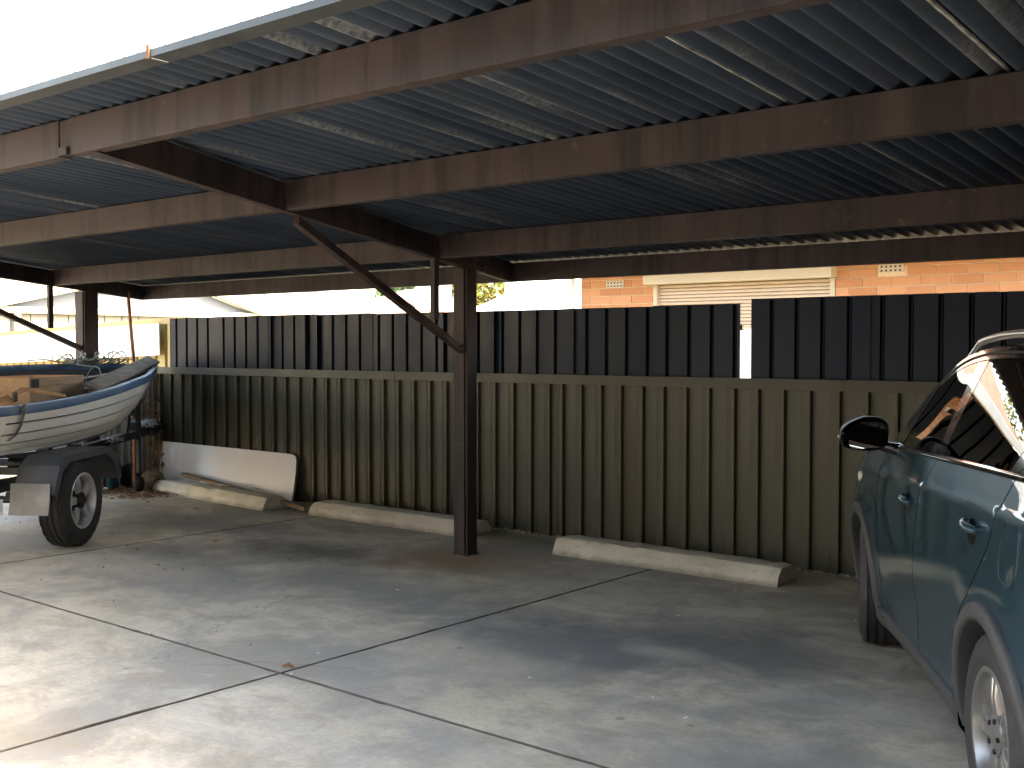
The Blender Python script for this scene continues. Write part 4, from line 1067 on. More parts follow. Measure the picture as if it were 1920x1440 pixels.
def hull_pt(u, t, side, inset=0.0):
    b, zg, k, e = sm(u, HB), sm(u, GW), sm(u, KL), sm(u, EX)
    yy = b * (1 - (1 - t) ** e); z = k + (zg - k) * t
    for a, c in zip(LAPS, LAPS[1:]):
        if a <= t < c: yy += .022 * (1 - (t - a) / (c - a)) * min(1, t * 8) * min(1, b * 4); yy -= (.024 * min(1, b * 3) if c < .99 and c - t < .034 and inset == 0 else 0); break
    yy = max(0, yy - inset * min(1, b * 2.2))
    return (u, side * yy, z + side * yy * TILT)
us = [-2.1 + 5.96 * i / 70 for i in range(71)]
ts = []
for a, c in zip(LAPS, LAPS[1:]):
    ts += [a, lerp(a, c, .33), lerp(a, c, .66), min(1, c) - .0355, min(1, c) - .0330, min(1, c) - .0008]
mb = MB()
for s in (-1, 1):
    mb.cur = 0
    lo = [t for t in ts if t <= .161]; hi = [t for t in ts if t > .158]
    mb.cur = 2; mb.grid([[hull_pt(u, t, s) for t in lo] for u in us])
    mb.cur = 0; mb.grid([[hull_pt(u, t, s) for t in hi] for u in us])
    mb.cur = 1; mb.grid([[hull_pt(u, t, s, .022) for t in [0, .08, .16, .3, .45, .6, .75, .9, .99]] for u in us])
mb.cur = 0
tr = [hull_pt(-2.1, t, -1) for t in ts][::-1] + [hull_pt(-2.1, t, 1) for t in ts]
mb.add(tr, [tuple(range(len(tr)))])
hull = part('hull', mb, ['hull', 'hull_in', 'hull_low'], boat, world=False, smooth=True, angle=30, normals=False)
for s in (-1, 1):
    mb = MB(); rows = []
    for u in us:
        x, y, z = hull_pt(u, .999, s); n = s
        a = [(.016, -.058), (.024, -.052), (.024, .0), (.016, .012), (-.03, .014), (-.036, .004), (-.034, -.03), (-.01, -.058)]
        rows.append([(x, y + n * p, z + q) for p, q in a] + [(x, y + n * a[0][0], z + a[0][1])])
    mb.grid(rows); mb.add(rows[-1][:-1], [tuple(range(8))]); mb.add(rows[0][:-1], [tuple(reversed(range(8)))])
    part('gunwale', mb, 'hull_blue', boat, world=False, smooth=True, angle=40)
mb = MB(); mb.tube([(3.80, 0, 1.32), (3.87, 0, 1.40), (3.90, 0, 1.46)], [.03, .035, .022], 8); part('stem_head', mb, 'hull_blue', boat, world=False, smooth=True)
for u in (-.5, 1.9):
    b = sm(u, HB) * .82 - .03; z = sm(u, GW) - .2
    mb = MB(); mb.add([(u - .13, -b, z - b * TILT), (u + .13, -b * .97, z - b * TILT), (u + .13, b * .97, z + b * TILT), (u - .13, b, z + b * TILT)] + [(u - .13, -b, z - .03 - b * TILT), (u + .13, -b * .97, z - .03 - b * TILT), (u + .13, b * .97, z - .03 + b * TILT), (u - .13, b, z - .03 + b * TILT)], [(0, 1, 2, 3), (7, 6, 5, 4), (0, 4, 5, 1), (1, 5, 6, 2), (2, 6, 7, 3), (3, 7, 4, 0)])
    part('thwart', mb, 'hull_in', boat, world=False)
# registration sticker on the near side, mostly cut by the picture edge
def on_hull(u, t, off=.006):
    x, y, z = hull_pt(u, t, -1); return (x, y - off, z)
mb = MB(); mb.grid([[on_hull(u, t, .030) for t in (.30, .42, .55, .68, .80, .90)] for u in [-1.62 + .84 * i / 8 for i in range(9)]]); st = part('sticker', mb, 'white_paint', boat, world=False, smooth=True, normals=False)
for t0, t1 in ((.36, .56), (.64, .82)):
    mb = MB(); mb.grid([[on_hull(u, lerp(t0, t1, q / 4), .036) for q in range(5)] for u in [-1.57 + .72 * i / 8 for i in range(9)]]); part('print', mb, 'purple_print', st, world=False, smooth=True, normals=False)
# strap over the hull down to the trailer
mb = MB(); pts = []
for t in (.999, .9, .75, .6, .45, .3, .2): 
    x, y, z = hull_pt(-.52 - .10 * (1 - t), min(t, .999), -1); pts.append(Vector((x, y - .035, z)))
pts = [Vector((-.50, pts[0].y + .10, pts[0].z + .02)), Vector((-.51, pts[0].y - .012, pts[0].z + .02))] + pts + [Vector((-.72, -.62, .66)), Vector((-.85, -.60, .50))]
mb.grid([[p + Vector((-.022, 0, 0)), p + Vector((.022, 0, 0))] for p in pts]); mb.grid([[p + Vector((.022, .003, 0)), p + Vector((-.022, .003, 0))] for p in pts])
o = part('tie_down_strap', mb, 'strap', None, world=False, normals=False); o.location = (BX, BY, 0); o.rotation_euler = (0, 0, BA)
tag(o, 'grey webbing strap running over the dinghy side to the trailer', 'strap')
def placed(o, lab, cat, group=None):
    o.location = (BX, BY, 0); o.rotation_euler = (0, 0, BA); return tag(o, lab, cat, group)
# plywood boxes
def ply_box(lab, c, sz, rz, mats=('ply', 'timber_pale'), tilt=0.0):
    t = thing('plywood_box', lab, 'box', (0, 0, 0), 0, 'plywood boxes in the dinghy')
    Mx = Matrix.Translation((BX, BY, 0)) @ Matrix.Rotation(BA, 4, 'Z') @ Matrix.Translation(c) @ Matrix.Rotation(rz, 4, 'Z')
    t.location = Mx.to_translation(); t.rotation_euler = (0, tilt, BA + rz)
    L, W, H = sz; k = .018
    for lo, hi, m in (((-L/2, -W/2, 0), (L/2, -W/2 + k, H), mats[1]), ((-L/2, W/2 - k, 0), (L/2, W/2, H), mats[0]), ((-L/2, -W/2 + k, 0), (-L/2 + k, W/2 - k, H), mats[0]), ((L/2 - k, -W/2 + k, 0), (L/2, W/2 - k, H), mats[0]), ((-L/2 + k, -W/2 + k, 0), (L/2 - k, W/2 - k, k), mats[0])):
        mb = MB(); mb.bb(lo, hi); part('side_panel', mb, m, t, world=False, bevel=.002)
    mb = MB(); mb.bb((-L/2 + .02, -W/2 - .022, H - .075), (L/2 - .22, -W/2 - .001, H - .02)); part('cleat', mb, 'timber_pale', t, world=False, bevel=.003)
    mb = MB(); mb.bb((-L/2 - .02, -W/2 - .032, H - .085), (-L/2 + .10, -W/2 - .023, H - .01)); part('latch', mb, 'black_plastic', t, world=False, bevel=.003)
    return t
ply_box('large open plywood box with a pale front standing in the dinghy', (1.02, -.03, .84), (1.0, .52, .50), 0.0)
b2 = ply_box('smaller orange plywood box tilted in front of the large box', (.02, -.08, .86), (.60, .50, .36), R(38), ('ply', 'ply'), R(6))
mb = MB(); mb.add([(-.35, -.44, 1.17), (.22, -.38, 1.275), (.66, -.54, 1.195), (.62, -.56, 1.17), (.22, -.41, 1.235), (-.35, -.47, 1.13)] + [(-.35, -.42, 1.17), (.22, -.36, 1.275), (.66, -.52, 1.195), (.62, -.54, 1.17), (.22, -.39, 1.235), (-.35, -.45, 1.13)], [(0, 1, 4, 5), (1, 2, 3, 4), (7, 6, 11, 10), (8, 7, 10, 9), (0, 6, 7, 1), (1, 7, 8, 2), (5, 4, 10, 11), (4, 3, 9, 10), (2, 8, 9, 3), (0, 5, 11, 6)])
placed(part('plywood_strip', mb, 'ply', None, world=False), 'bent orange plywood strip resting inside the near gunwale', 'timber')
mb = MB(); mb.beam((1.05, -.585, 1.235), (3.80, -.03, 1.46), .15, .028, up=(.1, -.5, 1)); placed(part('weathered_plank', mb, 'timber_grey', None, world=False, bevel=.004), 'weathered grey plank lying along the near gunwale to the bow', 'plank')
# net and rope on the far gunwale near the bow
rg = random.Random(31); mb = MB()
for k in range(30):
    u0 = rg.uniform(2.55, 3.45); c = Vector((u0, sm(u0, HB) * .9, sm(u0, GW) + .9 * TILT * sm(u0, HB) + .035)); pts = []
    r = rg.uniform(.05, .16); a0 = rg.random() * 6; tl = rg.uniform(-.6, .6)
    for i in range(15):
        a = a0 + i * .42; pts.append(c + Vector((r * 1.5 * math.cos(a), r * .5 * math.sin(a), .03 * math.sin(a * 1.3 + tl) + .02 * rg.random())))
    mb.tube(pts, .004, 5)
placed(part('fishing_net', mb, 'net', None, world=False, smooth=True), 'tangled dark green net heaped on the far gunwale', 'net')
mb = MB()
c = Vector((2.55, .10, 1.27)); pts = [Vector((2.0, .52, 1.47)), Vector((2.15, .42, 1.48))] + [c + Vector((.05 * math.sin(a) + .12 * math.cos(a) * .4, .10 * math.cos(a), .13 * math.sin(a))) for a in [1.3 + i * .35 for i in range(19)]] + [Vector((2.5, .25, 1.42)), Vector((2.75, .35, 1.47)), Vector((3.0, .3, 1.46))]
mb.tube(pts, .0065, 6)
for k in range(5):
    u0 = 2.4 + k * .22; pts = [Vector((u0 + .14 * math.cos(a) , sm(u0, HB) * .7 + .08 * math.sin(a), sm(u0, GW) + .14 + .04 * math.cos(a * 2 + k))) for a in [i * .4 for i in range(17)]]; mb.tube(pts, .0065, 6)
placed(part('rope', mb, 'rope', None, world=False, smooth=True), 'pale rope looped over the far gunwale near the bow', 'rope')

# ------------------------------------------------------------------ teal car
CS = .985
car = thing('car', 'teal compact SUV with black roof parked at the right', 'car', (-1.672, 6.33, 0), R(90 + 31.55), None, CS)
FX, RX, WR, WZ = 0.0, -2.5, .338, .336
def plan(x):
    if x > 0.05: return 1 - .21 * ((x - .05) / .80) ** 2.3
    if x < -2.65: return 1 - .13 * ((-2.65 - x) / .70) ** 2.2
    return 1.0
def zc(x): return 1.015 - .047 * (x + .9)          # shoulder crease
def zbelt(x): return 1.125 - .038 * (x + .6)       # bottom of the glass
def zroof(x): return sm(x, [(-3.40, 1.30), (-3.22, 1.47), (-3.0, 1.565), (-2.5, 1.62), (-1.9, 1.635), (-1.4, 1.615), (-1.1, 1.56), (-.8, 1.42), (-.5, 1.235), (-.3, 1.12)])
def yroof(x): return sm(x, [(-3.40, .60), (-3.0, .60), (-2.2, .615), (-1.4, .615), (-1.1, .635), (-.8, .685), (-.5, .75), (-.3, .79)])
def half(x, z):
    c, b = zc(x), zbelt(x)
    c = min(c, b - .05)
    if z <= b:
        pts = [(.16, .79), (.24, .825), (.34, .848), (.46, .862), (.60, .874), (.74, .879), (.86, .876), (c - .025, .866), (c, .858), (c + .012, .849), (b, .800)]
        y = sm(z, pts) if z < c - .02 else pl(z, pts)
        # soft scallop low on the doors
        if -2.1 < x < -.4:
            w = math.sin(math.pi * (x + 2.1) / 1.7) ** 2
            y -= .014 * w * math.exp(-((z - .47) / .11) ** 2)
        # wheel haunches
        for ax in (FX, RX):
            d = math.hypot(x - ax, z - WZ); y += .010 * math.exp(-((d - .45) / .09) ** 2)
        return y * plan(x)
    zr = max(zroof(x), b + .02); t = min(1.3, (z - b) / (zr - b))
    y0 = .800 * plan(x); y1 = yroof(x) * (plan(x) if x < -2.65 else 1)
    return lerp(y0, y1, t ** 1.12)
def dense(poly, step):
    out = []
    for i in range(len(poly)):
        a, b = poly[i], poly[(i + 1) % len(poly)]; n = max(1, int(math.dist(a, b) / step))
        for k in range(n): out.append((lerp(a[0], b[0], k / n), lerp(a[1], b[1], k / n)))
    return out
def inside(p, poly):
    r = False; j = len(poly) - 1
    for i in range(len(poly)):
        if (poly[i][1] > p[1]) != (poly[j][1] > p[1]) and p[0] < (poly[j][0] - poly[i][0]) * (p[1] - poly[i][1]) / (poly[j][1] - poly[i][1]) + poly[i][0]: r = not r
        j = i
    return r
def skin(name, poly, mat, parent=None, off=0.0, step=.035, rim=.018, sides=(1, -1), fn=None, ret=None):
    fn = fn or half
    ol = dense(poly, step)
    x0, x1 = min(p[0] for p in ol), max(p[0] for p in ol); z0, z1 = min(p[1] for p in ol), max(p[1] for p in ol)
    pts = [Vector(p) for p in ol]
    def seg_d(p):
        return min((Vector(p) - q).length for q in pts[:len(ol)])
    x = x0 + step / 2
    gridp = []
    while x < x1:
        z = z0 + step / 2
        while z < z1:
            if inside((x, z), ol) and seg_d((x, z)) > step * .55: gridp.append((x, z))
            z += step
        x += step
    # extra rows along the crease
    if fn is half:
        x = x0 + step / 2
        while x < x1:
            for dz in (-.025, 0, .012):
                z = min(zc(x), zbelt(x) - .05) + dz
                if inside((x, z), ol) and seg_d((x, z)) > step * .3: gridp.append((x, z))
            x += step
    allp = pts + [Vector(p) for p in gridp]
    vs, es, fs, *_ = delaunay_2d_cdt(allp, [(i, (i + 1) % len(ol)) for i in range(len(ol))], [list(range(len(ol)))], 1, 1e-5)
    res = []
    for s in sides:
        me_v = [(v.x, s * (fn(v.x, v.y) + off), v.y) for v in vs]
        mb = MB(); mb.add(me_v, [tuple(f) if s < 0 else tuple(reversed(f)) for f in fs])
        # returned edge so the shut lines have depth
        a = [(p.x, s * (fn(p.x, p.y) + off), p.y) for p in pts]; b = [(p.x, s * (fn(p.x, p.y) + off - rim), p.y) for p in pts]; n = len(a)
        if rim: mb.add(a + b, [(i, (i + 1) % n, n + (i + 1) % n, n + i) for i in range(n)])
        o = part(name, mb, mat, parent or car, world=False, smooth=True, angle=35, normals=False)
        bm = bmesh.new(); bm.from_mesh(o.data); bmesh.ops.recalc_face_normals(bm, faces=bm.faces)
        # orient outward
        tot = sum((f.normal.y * f.calc_area() for f in bm.faces))
        if tot * s < 0: bmesh.ops.reverse_faces(bm, faces=bm.faces)
        bm.to_mesh(o.data); bm.free()
        res.append(o)
    return res
def arc(cx, cz, r, a0, a1, n=22): return [(cx + r * math.cos(R(lerp(a0, a1, i / n))), cz + r * math.sin(R(lerp(a0, a1, i / n)))) for i in range(n + 1)]
AR = .425
G = .0048
SILL = .285
# door lines
FD = lambda z: -.50 + .16 * max(0, (z - .62) / .5) ** 1.5        # fender / front door
BD = lambda z: -1.30 - .13 * max(0, (z - .55) / .6) ** 1.6       # front / rear door
zs = [SILL + i * .07 for i in range(20)]
def vline(f, z0, z1, dx, up=True):
    L = [(f(z) + dx, z) for z in [lerp(z0, z1, i / 14) for i in range(15)]]
    return L if up else L[::-1]
# rear door rear edge follows the wheel arch then rises
def rear_edge(dx):
    a = arc(RX, WZ, AR + .012 + .0, 0, 52, 10)
    pts = [(RX + AR + .10 + dx, SILL)] + [(x + dx, z) for x, z in arc(RX, WZ, AR + .055, 28, 60, 8)]
    top = [(-2.36 + dx, .86), (-2.46 + dx, .96), (-2.50 + dx, 1.04), (-2.52 + dx, 1.12), (-2.515 + dx, zbelt(-2.5) - .004)]
    return pts + top
belt = lambda x0, x1: [(lerp(x0, x1, i / 10), zbelt(lerp(x0, x1, i / 10)) - .006) for i in range(11)]
front_door = vline(FD, SILL, zbelt(-.35) - .012, -G, True)
fd_top = front_door[-1][0]
poly = front_door + belt(fd_top - .01, BD(1.15) + G)[0:] + vline(BD, SILL, 1.145, G, False)
doors_f = skin('front_door', poly, 'paint')
poly = vline(BD, SILL, 1.145, -G, True) + belt(BD(1.15) - G, -2.515 + G) + rear_edge(G)[::-1][1:]
doors_r = skin('rear_door', poly, 'paint')
# rear quarter
re_ = rear_edge(-G)
poly = [p for p in re_[2:]] + [(-2.60, zbelt(-2.6) - .004), (-2.9, zbelt(-2.9) - .004), (-3.15, zbelt(-3.1)), (-3.26, 1.20), (-3.32, 1.0), (-3.335, .8), (-3.32, .56), (-3.05, .55)] + [(x, z) for x, z in arc(RX, WZ, AR, 152, 40, 22)]
quarter = skin('rear_quarter', poly, 'paint')
# front fender
zt = zbelt(-.3) - .03
poly = [(FD(SILL) + G, SILL + .02)] + vline(FD, SILL + .04, zbelt(-.35) - .012, G, True)[1:] + [(-.22, 1.085), (.0, 1.06), (.3, 1.015), (.55, .965), (.70, .90), (.74, .78), (.74, .62), (.62, .55)] + [(x, z) for x, z in arc(FX, WZ, AR, 30, 188, 26)]
fenders = skin('front_fender', poly, 'paint')
# arch cladding, flared
def clad(cx, a0, a1):
    outer = arc(cx, WZ, AR + .012, a0, a1, 26); inner = arc(cx, WZ, AR - .048, a1, a0, 26)
    for s in (1, -1):
        mb = MB(); rows = []
        for i in range(41):
            a = R(lerp(a0, a1, i / 40)); row = []
            for r, o in ((AR + .014, .000), (AR + .012, .014), (AR + .004, .020), (AR - .03, .026), (AR - .045, .022), (AR - .050, .010), (AR - .050, -.10)):
                x, z = cx + r * math.cos(a), WZ + r * math.sin(a); row.append((x, s * (half(cx + (AR) * math.cos(a), max(.18, WZ + AR * math.sin(a))) + o), z))
            rows.append(row)
        mb.grid(rows); part('arch_cladding', mb, 'cladding', car, world=False, smooth=True, angle=60)
clad(FX, -14, 196); clad(RX, -14, 196)
# sill cladding
for s in (1, -1):
    mb = MB(); rows = []
    for i in range(31):
        x = lerp(FX - AR + .012, RX + AR - .012, i / 30)
        fl = .004 + .010 * (abs(i - 15) / 15) ** 3
        rows.append([(x, s * (half(x, z) + o), z) for z, o in ((SILL + .012, -.008), (SILL + .010, .004), (SILL - .005, .012 + fl), (.235, .020 + fl), (.20, .010 + fl), (.165, -.02), (.155, -.12))])
    mb.grid(rows); part('sill_cladding', mb, 'cladding', car, world=False, smooth=True, angle=50)
# dark tub, wheel wells
mb = MB()
mb.bb((-2.06, -.70, .17), (-.44, .70, 1.02)); mb.bb((-.44, -.56, .2), (.74, .56, .92)); mb.bb((-3.25, -.56, .25), (-2.06, .56, .98))
for x0, x1 in ((-2.06, -.44),):
    for s in (1, -1): mb.bb((x0, s * .70, .24), (x1, s * .80, .95))
part('underbody', mb, 'under', car, world=False)
for cx in (FX, RX):
    for s in (1, -1):
        mb = MB(); rows = [[(x, s * y, z) for x, z in arc(cx, WZ, AR - .045, -22, 202, 24)] for y in (.56, .66, .76, .83)]
        mb.grid(rows); part('wheel_well', mb, 'under', car, world=False, smooth=True)
for s in (1, -1):
    fw = wheel(car, (FX, s * .772, WR), WR, .225, .222, s, 5, ('rubber', 'wheel_silver', 'alloy_dark'), twin=True, phase=.9, squash=.008)
    fw.rotation_euler = (0, 0, R(-9))
    wheel(car, (RX, s * .772, WR), WR, .215, .222, s, 5, ('rubber', 'wheel_silver', 'alloy_dark'), twin=True, phase=1.25, squash=.008)
# glasshouse: black gloss frames, tinted panes
def up_line(x0, x1, f, n=14): return [(lerp(x0, x1, i / n), f(lerp(x0, x1, i / n))) for i in range(n + 1)]
zt_ = lambda x: zroof(x) - .055           # top of the side glass
zr_ = lambda x: zroof(x) - .002
BPX = lambda z: -1.44 - .10 * (z - 1.15)   # middle of the B pillar
fb = .004
# front pane
xa, xb = -.66, -1.385
poly = up_line(xa, xb, lambda x: zbelt(x) + .012) + [(BPX(1.5) + .05, zt_(-1.45))] + up_line(-1.45, -.90, zt_, 10)[1:]
skin('front_window', poly, 'glass', off=.000, rim=.006, step=.03)
poly = up_line(-1.51, -2.40, lambda x: zbelt(x) + .012) + [(-2.50, zbelt(-2.5) + .10), (-2.42, zt_(-2.42) - .01)] + up_line(-2.40, -1.58, zt_, 10)
skin('rear_window', poly, 'glass', off=.000, rim=.006, step=.03)
poly = [(-2.66, zbelt(-2.66) + .03), (-2.95, zbelt(-2.95) + .05), (-2.98, 1.42), (-2.62, zt_(-2.62) - .04)]
skin('quarter_window', poly, 'glass', off=.000, rim=.006, step=.03)
# B pillar
skin('b_pillar', [(-1.390, zbelt(-1.39) - .002), (BPX(1.5) + .052, zt_(-1.43)), (-1.572, zt_(-1.57)), (-1.505, zbelt(-1.5) - .002)], 'gloss', off=.001, rim=.03, step=.03)
# window sealing line in the middle of the B pillar
skin('c_pillar', [(-2.405, zbelt(-2.4) - .002), (-2.508, zbelt(-2.5) + .10), (-2.428, zt_(-2.42) - .012), (-2.61, zt_(-2.6) - .03), (-2.655, zbelt(-2.65) + .03), (-2.64, zbelt(-2.64) - .002)], 'gloss', off=.001, rim=.03, step=.03)
skin('d_pillar', [(-2.96, zbelt(-2.95) + .045), (-2.99, 1.42), (-2.63, zt_(-2.62) - .035), (-2.62, zr_(-2.62) - .01), (-3.0, zr_(-3.0) - .01), (-3.2, zr_(-3.2) - .01), (-3.26, 1.22), (-3.1, zbelt(-3.1) + .008), (-2.67, zbelt(-2.67) - .002), (-2.665, zbelt(-2.66) + .026)], 'gloss', off=.001, rim=.03, step=.035)
# A pillar and cant rail: one long black strip above the panes
poly = up_line(-.40, -2.62, zr_, 40) + up_line(-2.62, -.905, lambda x: zt_(x) + .004, 34)[0:] + [(-.80, zt_(-.9) - .10), (-.655, zbelt(-.65) + .012), (-.64, zbelt(-.62) - .002), (-.40, zbelt(-.4) - .002)]
skin('roof_side_frame', poly, 'gloss', off=.002, rim=.03, step=.03)
# thin rubber window surround catching light
for s in (1, -1):
    mb = MB(); mb.tube([(x, s * (half(x, zt_(x) + .028) + .004), zt_(x) + .028) for x in [lerp(-.92, -2.6, i / 34) for i in range(35)]], .0045, 6); part('window_seal', mb, 'trim_black', car, world=False, smooth=True)
    mb = MB(); rows = []
    for i in range(41):
        x = lerp(-.62, -2.63, i / 40); z = zbelt(x)
        rows.append([(x, s * (half(x, z - .008) + o), z + q) for o, q in ((.000, -.006), (.007, -.004), (.008, .008), (.004, .014), (-.008, .016))])
    mb.grid(rows); part('belt_moulding', mb, 'gloss', car, world=False, smooth=True, angle=50)
# roof skin
mb = MB(); rows = []
for i in range(41):
    x = lerp(-1.02, -3.22, i / 40); zr = zroof(x); yr = yroof(x) * (plan(x) if x < -2.65 else 1); row = []
    for k in range(21):
        t = -1 + k / 10; row.append((x, t * yr, zr + .055 * (1 - abs(t) ** 2.4) - .002))
    rows.append(row)
mb.grid(rows); part('roof', mb, 'gloss', car, world=False, smooth=True, angle=180)
for s in (1, -1):
    pts = [(-1.02, s * .60, zroof(-1.02) + .005)] + [(x, s * (yroof(x) - .045), zroof(x) + .055 + .012 * math.sin((x + 1.2) / 1.7 * 3)) for x in [lerp(-1.22, -2.85, i / 20) for i in range(21)]] + [(-3.02, s * .56, zroof(-3.02) + .01)]
    mb = MB(); mb.tube(pts, .016, 10); part('roof_rail', mb, 'silver', car, world=False, smooth=True)
# windscreen, bonnet, nose, tail
mb = MB(); mb.grid([[(lerp(-.28, -1.02, i / 12) + .16 * (1 - t * t) * (1 - i / 16), t * lerp(.74, .60, i / 12), lerp(1.10, zroof(-1.02) + .04 * (1 - t * t), i / 12)) for t in [-1 + k / 8 for k in range(17)]] for i in range(13)]); part('windscreen', mb, 'glass', car, world=False, smooth=True)
def bz(x): return sm(x, [(-.35, 1.10), (.0, 1.07), (.4, 1.02), (.65, .95), (.78, .86)])
mb = MB(); mb.grid([[(lerp(-.34, .78, i / 16) , t * (half(min(.72, lerp(-.34, .78, i / 16)), .98) - .05), bz(lerp(-.34, .78, i / 16)) + .02 * (1 - t * t) - .03 * abs(t) ** 6) for t in [-1 + k / 10 for k in range(21)]] for i in range(17)]); part('bonnet', mb, 'paint', car, world=False, smooth=True)
def endcap(name, xs_, mat, z0, z1, sgn):
    mb = MB(); mb.grid([[(xs_(t, z), t * .80 * (1 - .04 * abs(t)), z) for t in [-1 + k / 12 for k in range(25)]] for z in [lerp(z0, z1, i / 10) for i in range(11)]]); return part(name, mb, mat, car, world=False, smooth=True)
endcap('front_bumper', lambda t, z: .86 - .15 * abs(t) ** 2.5 - .25 * (z - .55) ** 2, 'paint', .24, .86, 1)
endcap('tailgate', lambda t, z: -3.36 + .09 * abs(t) ** 3 + .02 * (z - .8), 'paint', .62, 1.22, -1)
endcap('rear_bumper', lambda t, z: -3.39 + .10 * abs(t) ** 3, 'cladding', .30, .62, -1)
mb = MB(); mb.grid([[(lerp(-3.33, -3.20, i / 6) + .05 * t * t, t * lerp(.70, .56, i / 6), lerp(1.22, 1.54, i / 6)) for t in [-1 + k / 8 for k in range(17)]] for i in range(7)]); part('rear_screen', mb, 'glass', car, world=False, smooth=True)
for s in (1, -1):
    mb = MB(); mb.box((.70, s * .60, .86), (.10, .28, .12)); part('headlight', mb, 'lens', car, world=False, bevel=.03, seg=3)
    mb = MB(); mb.box((-3.30, s * .66, .98), (.12, .20, .18)); part('tail_light', mb, 'red_lens', car, world=False, bevel=.03, seg=3)
# mirrors
for s in (1, -1):
    mb = MB(); rows = []
    mx, my, mz = -.60, .975, 1.20
    for i, (dx, k) in enumerate(((.17, .05), (.155, .42), (.12, .70), (.06, .90), (0, .99), (-.05, 1.0), (-.062, .985))):
        row = []
        for q in range(25):
            a = 2 * math.pi * q / 24; ca, sa = math.cos(a), math.sin(a); e = .62
            yy = abs(ca) ** e * math.copysign(1, ca) * .118 * k; z = abs(sa) ** e * math.copysign(1, sa) * .086 * k
            row.append((mx + dx - yy * .10, s * (my + yy), mz + z * (1 - .28 * max(0, yy / .118)) - .018 * max(0, yy / .118)))
        rows.append(row)
    mb.grid(rows); mir = part('wing_mirror', mb, 'trim_black', car, world=False, smooth=True, angle=60)
    mb = MB(); r1 = []
    for q in range(24):
        a = 2 * math.pi * q / 24; ca, sa = math.cos(a), math.sin(a); e = .62
        r1.append((mx - .056, s * (my + abs(ca) ** e * math.copysign(1, ca) * .092 - .012), mz + abs(sa) ** e * math.copysign(1, sa) * .064 - .004 - .02 * max(0, ca)))
    r1 = [(x + (abs(y) - my) * .10 + (z - mz) * .27 - .024, y, z) for x, y, z in r1]
    mb.add(r1, [tuple(range(24))]); part('mirror_glass', mb, 'mirror', mir, world=False)
    mb = MB(); mb.tube([(mx + .02, s * .795, 1.115), (mx + .03, s * .84, 1.125), (mx + .03, s * .93, 1.15)], [.034, .028, .03], 10); part('mirror_arm', mb, 'gloss', mir, world=False, smooth=True)
    mb = MB(); mb.tube([(mx + .085, s * 1.058, 1.188), (mx + .045, s * 1.083, 1.184), (mx - .02, s * 1.0935, 1.182)], .007, 6); part('indicator_strip', mb, 'lens', mir, world=False, smooth=True)
    # quarter light panel in front of the front window
# door handles with cup
for (doors, hx, hz) in ((doors_f, -1.19, .95), (doors_r, -2.27, 1.0)):
    for d, s in zip(doors, (1, -1)):
        y = half(hx, hz)
        mb = MB(); rows = []
        for i in range(11):
            t = -1 + i / 5; r = .016 * (1 - .25 * t * t); x = hx + .095 * t; oy = .034 - .020 * t * t
            rows.append([(x, s * (half(x, hz) + oy + r * .8 * math.cos(a)), hz + .004 * t + r * math.sin(a)) for a in [2 * math.pi * k / 10 for k in range(11)]])
        mb.grid(rows); mb.add(rows[0][:-1], [tuple(range(10))]); mb.add(rows[-1][:-1], [tuple(range(10))]); part('handle', mb, 'paint', d, world=False, smooth=True, angle=70)
        mb = MB(); mb.tube([(hx + .088, s * (y - .01), hz), (hx + .088, s * (y + .02), hz)], .013, 10); mb.tube([(hx - .088, s * (y - .01), hz), (hx - .088, s * (y + .02), hz)], .013, 10); part('handle_mount', mb, 'paint', d, world=False, smooth=True)
        mb = MB(); rows = []
        for i in range(7):
            r = .048 * i / 6
            rows.append([(hx + .01 + r * 1.2 * math.cos(a), s * (half(hx + .01 + r * 1.2 * math.cos(a), hz - .02 + r * math.sin(a)) + .0025 - .0 * (1 - (i / 6) ** 2)), hz - .02 + r * math.sin(a)) for a in [2 * math.pi * k / 20 for k in range(21)]])
        mb.grid(rows); part('handle_cup', mb, 'gloss', d, world=False, smooth=True)
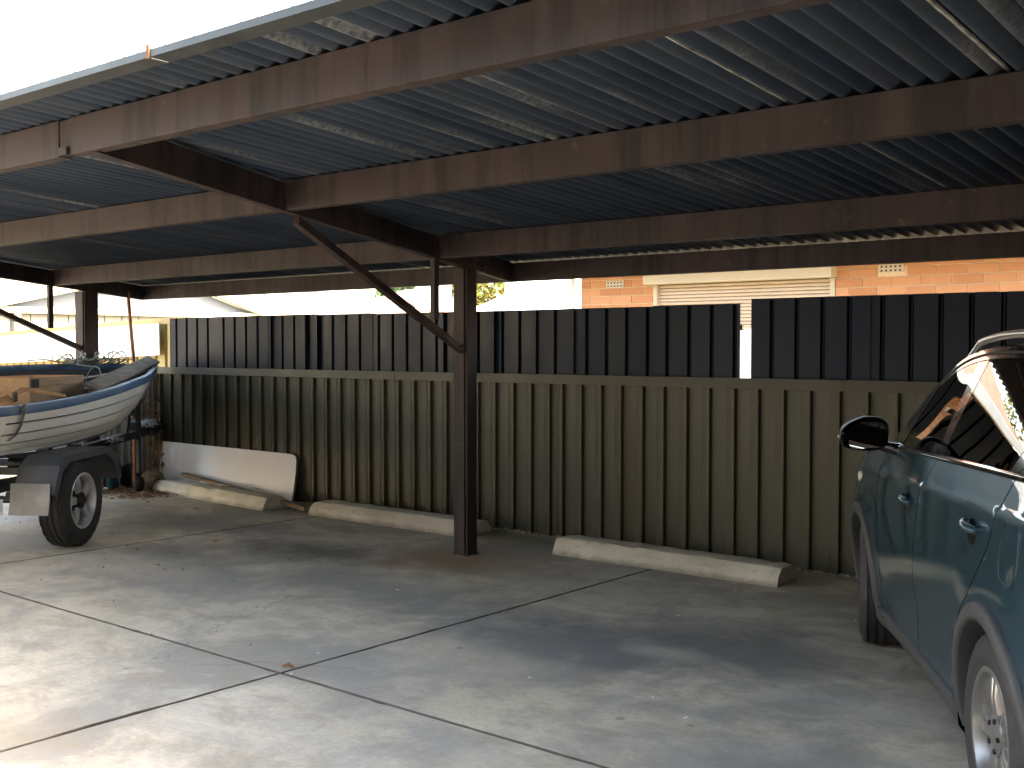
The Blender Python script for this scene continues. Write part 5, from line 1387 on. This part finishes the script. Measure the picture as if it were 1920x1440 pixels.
# fuel flap ring and lamp
for q, s in ((quarter[0], 1),):
    cx, cz_ = -2.69, .975
    def fl(a, k=1.0): 
        ca, sa = math.cos(a), math.sin(a); e = .55
        return (cx - .01 * sa + abs(ca) ** e * math.copysign(1, ca) * .085 * k, cz_ + abs(sa) ** e * math.copysign(1, sa) * .098 * k)
    pl_ = [fl(2 * math.pi * i / 40) for i in range(40)]
    mb = MB(); mb.tube([(x, half(x, z) + .0005, z) for x, z in pl_ + pl_[:1]], .0028, 5); fp = part('fuel_flap', mb, 'trim_black', q, world=False, smooth=True)
for f, s in zip(fenders, (1, -1)):
    x, z = .10, .905; mb = MB(); mb.lathe([(s * (half(x, z) - .005), .030), (s * (half(x, z) + .008), .026), (s * (half(x, z) + .011), .012), (s * (half(x, z) + .011), 0)], (x, 0, z), 'y', 20); part('indicator', mb, 'lens', f, world=False, smooth=True)
# cabin
for s in (1, -1):
    for x0 in (-1.55, -2.5):
        mb = MB(); mb.add([(x0, s * .16, .75), (x0 + .50, s * .16, .75), (x0 + .50, s * .60, .75), (x0, s * .60, .75), (x0 - .22, s * .18, 1.36), (x0 - .10, s * .18, 1.38), (x0 - .10, s * .58, 1.38), (x0 - .22, s * .58, 1.36), (x0 + .12, s * .16, .78), (x0 + .12, s * .60, .78)],
                          [(0, 1, 2, 3), (4, 5, 6, 7), (0, 4, 7, 3), (8, 5, 6, 9), (0, 8, 5, 4), (3, 9, 6, 7), (1, 2, 9, 8)]); part('seat', mb, 'seat', car, world=False, bevel=.03)
        mb = MB(); mb.box((x0 - .20, s * .38, 1.46), (.09, .26, .16)); part('headrest', mb, 'seat', car, world=False, bevel=.035, seg=3)
mb = MB(); mb.bb((-.70, -.70, .95), (-.30, .70, 1.10)); part('dashboard', mb, 'interior_grey', car, world=False, bevel=.04)
mb = MB(); mb.lathe([(0, .17), (.015, .185), (.03, .17), (.015, .155), (0, .17)], (-.86, -.36, 1.06), 'x', 28); part('steering_wheel', mb, 'trim_black', car, world=False, smooth=True)
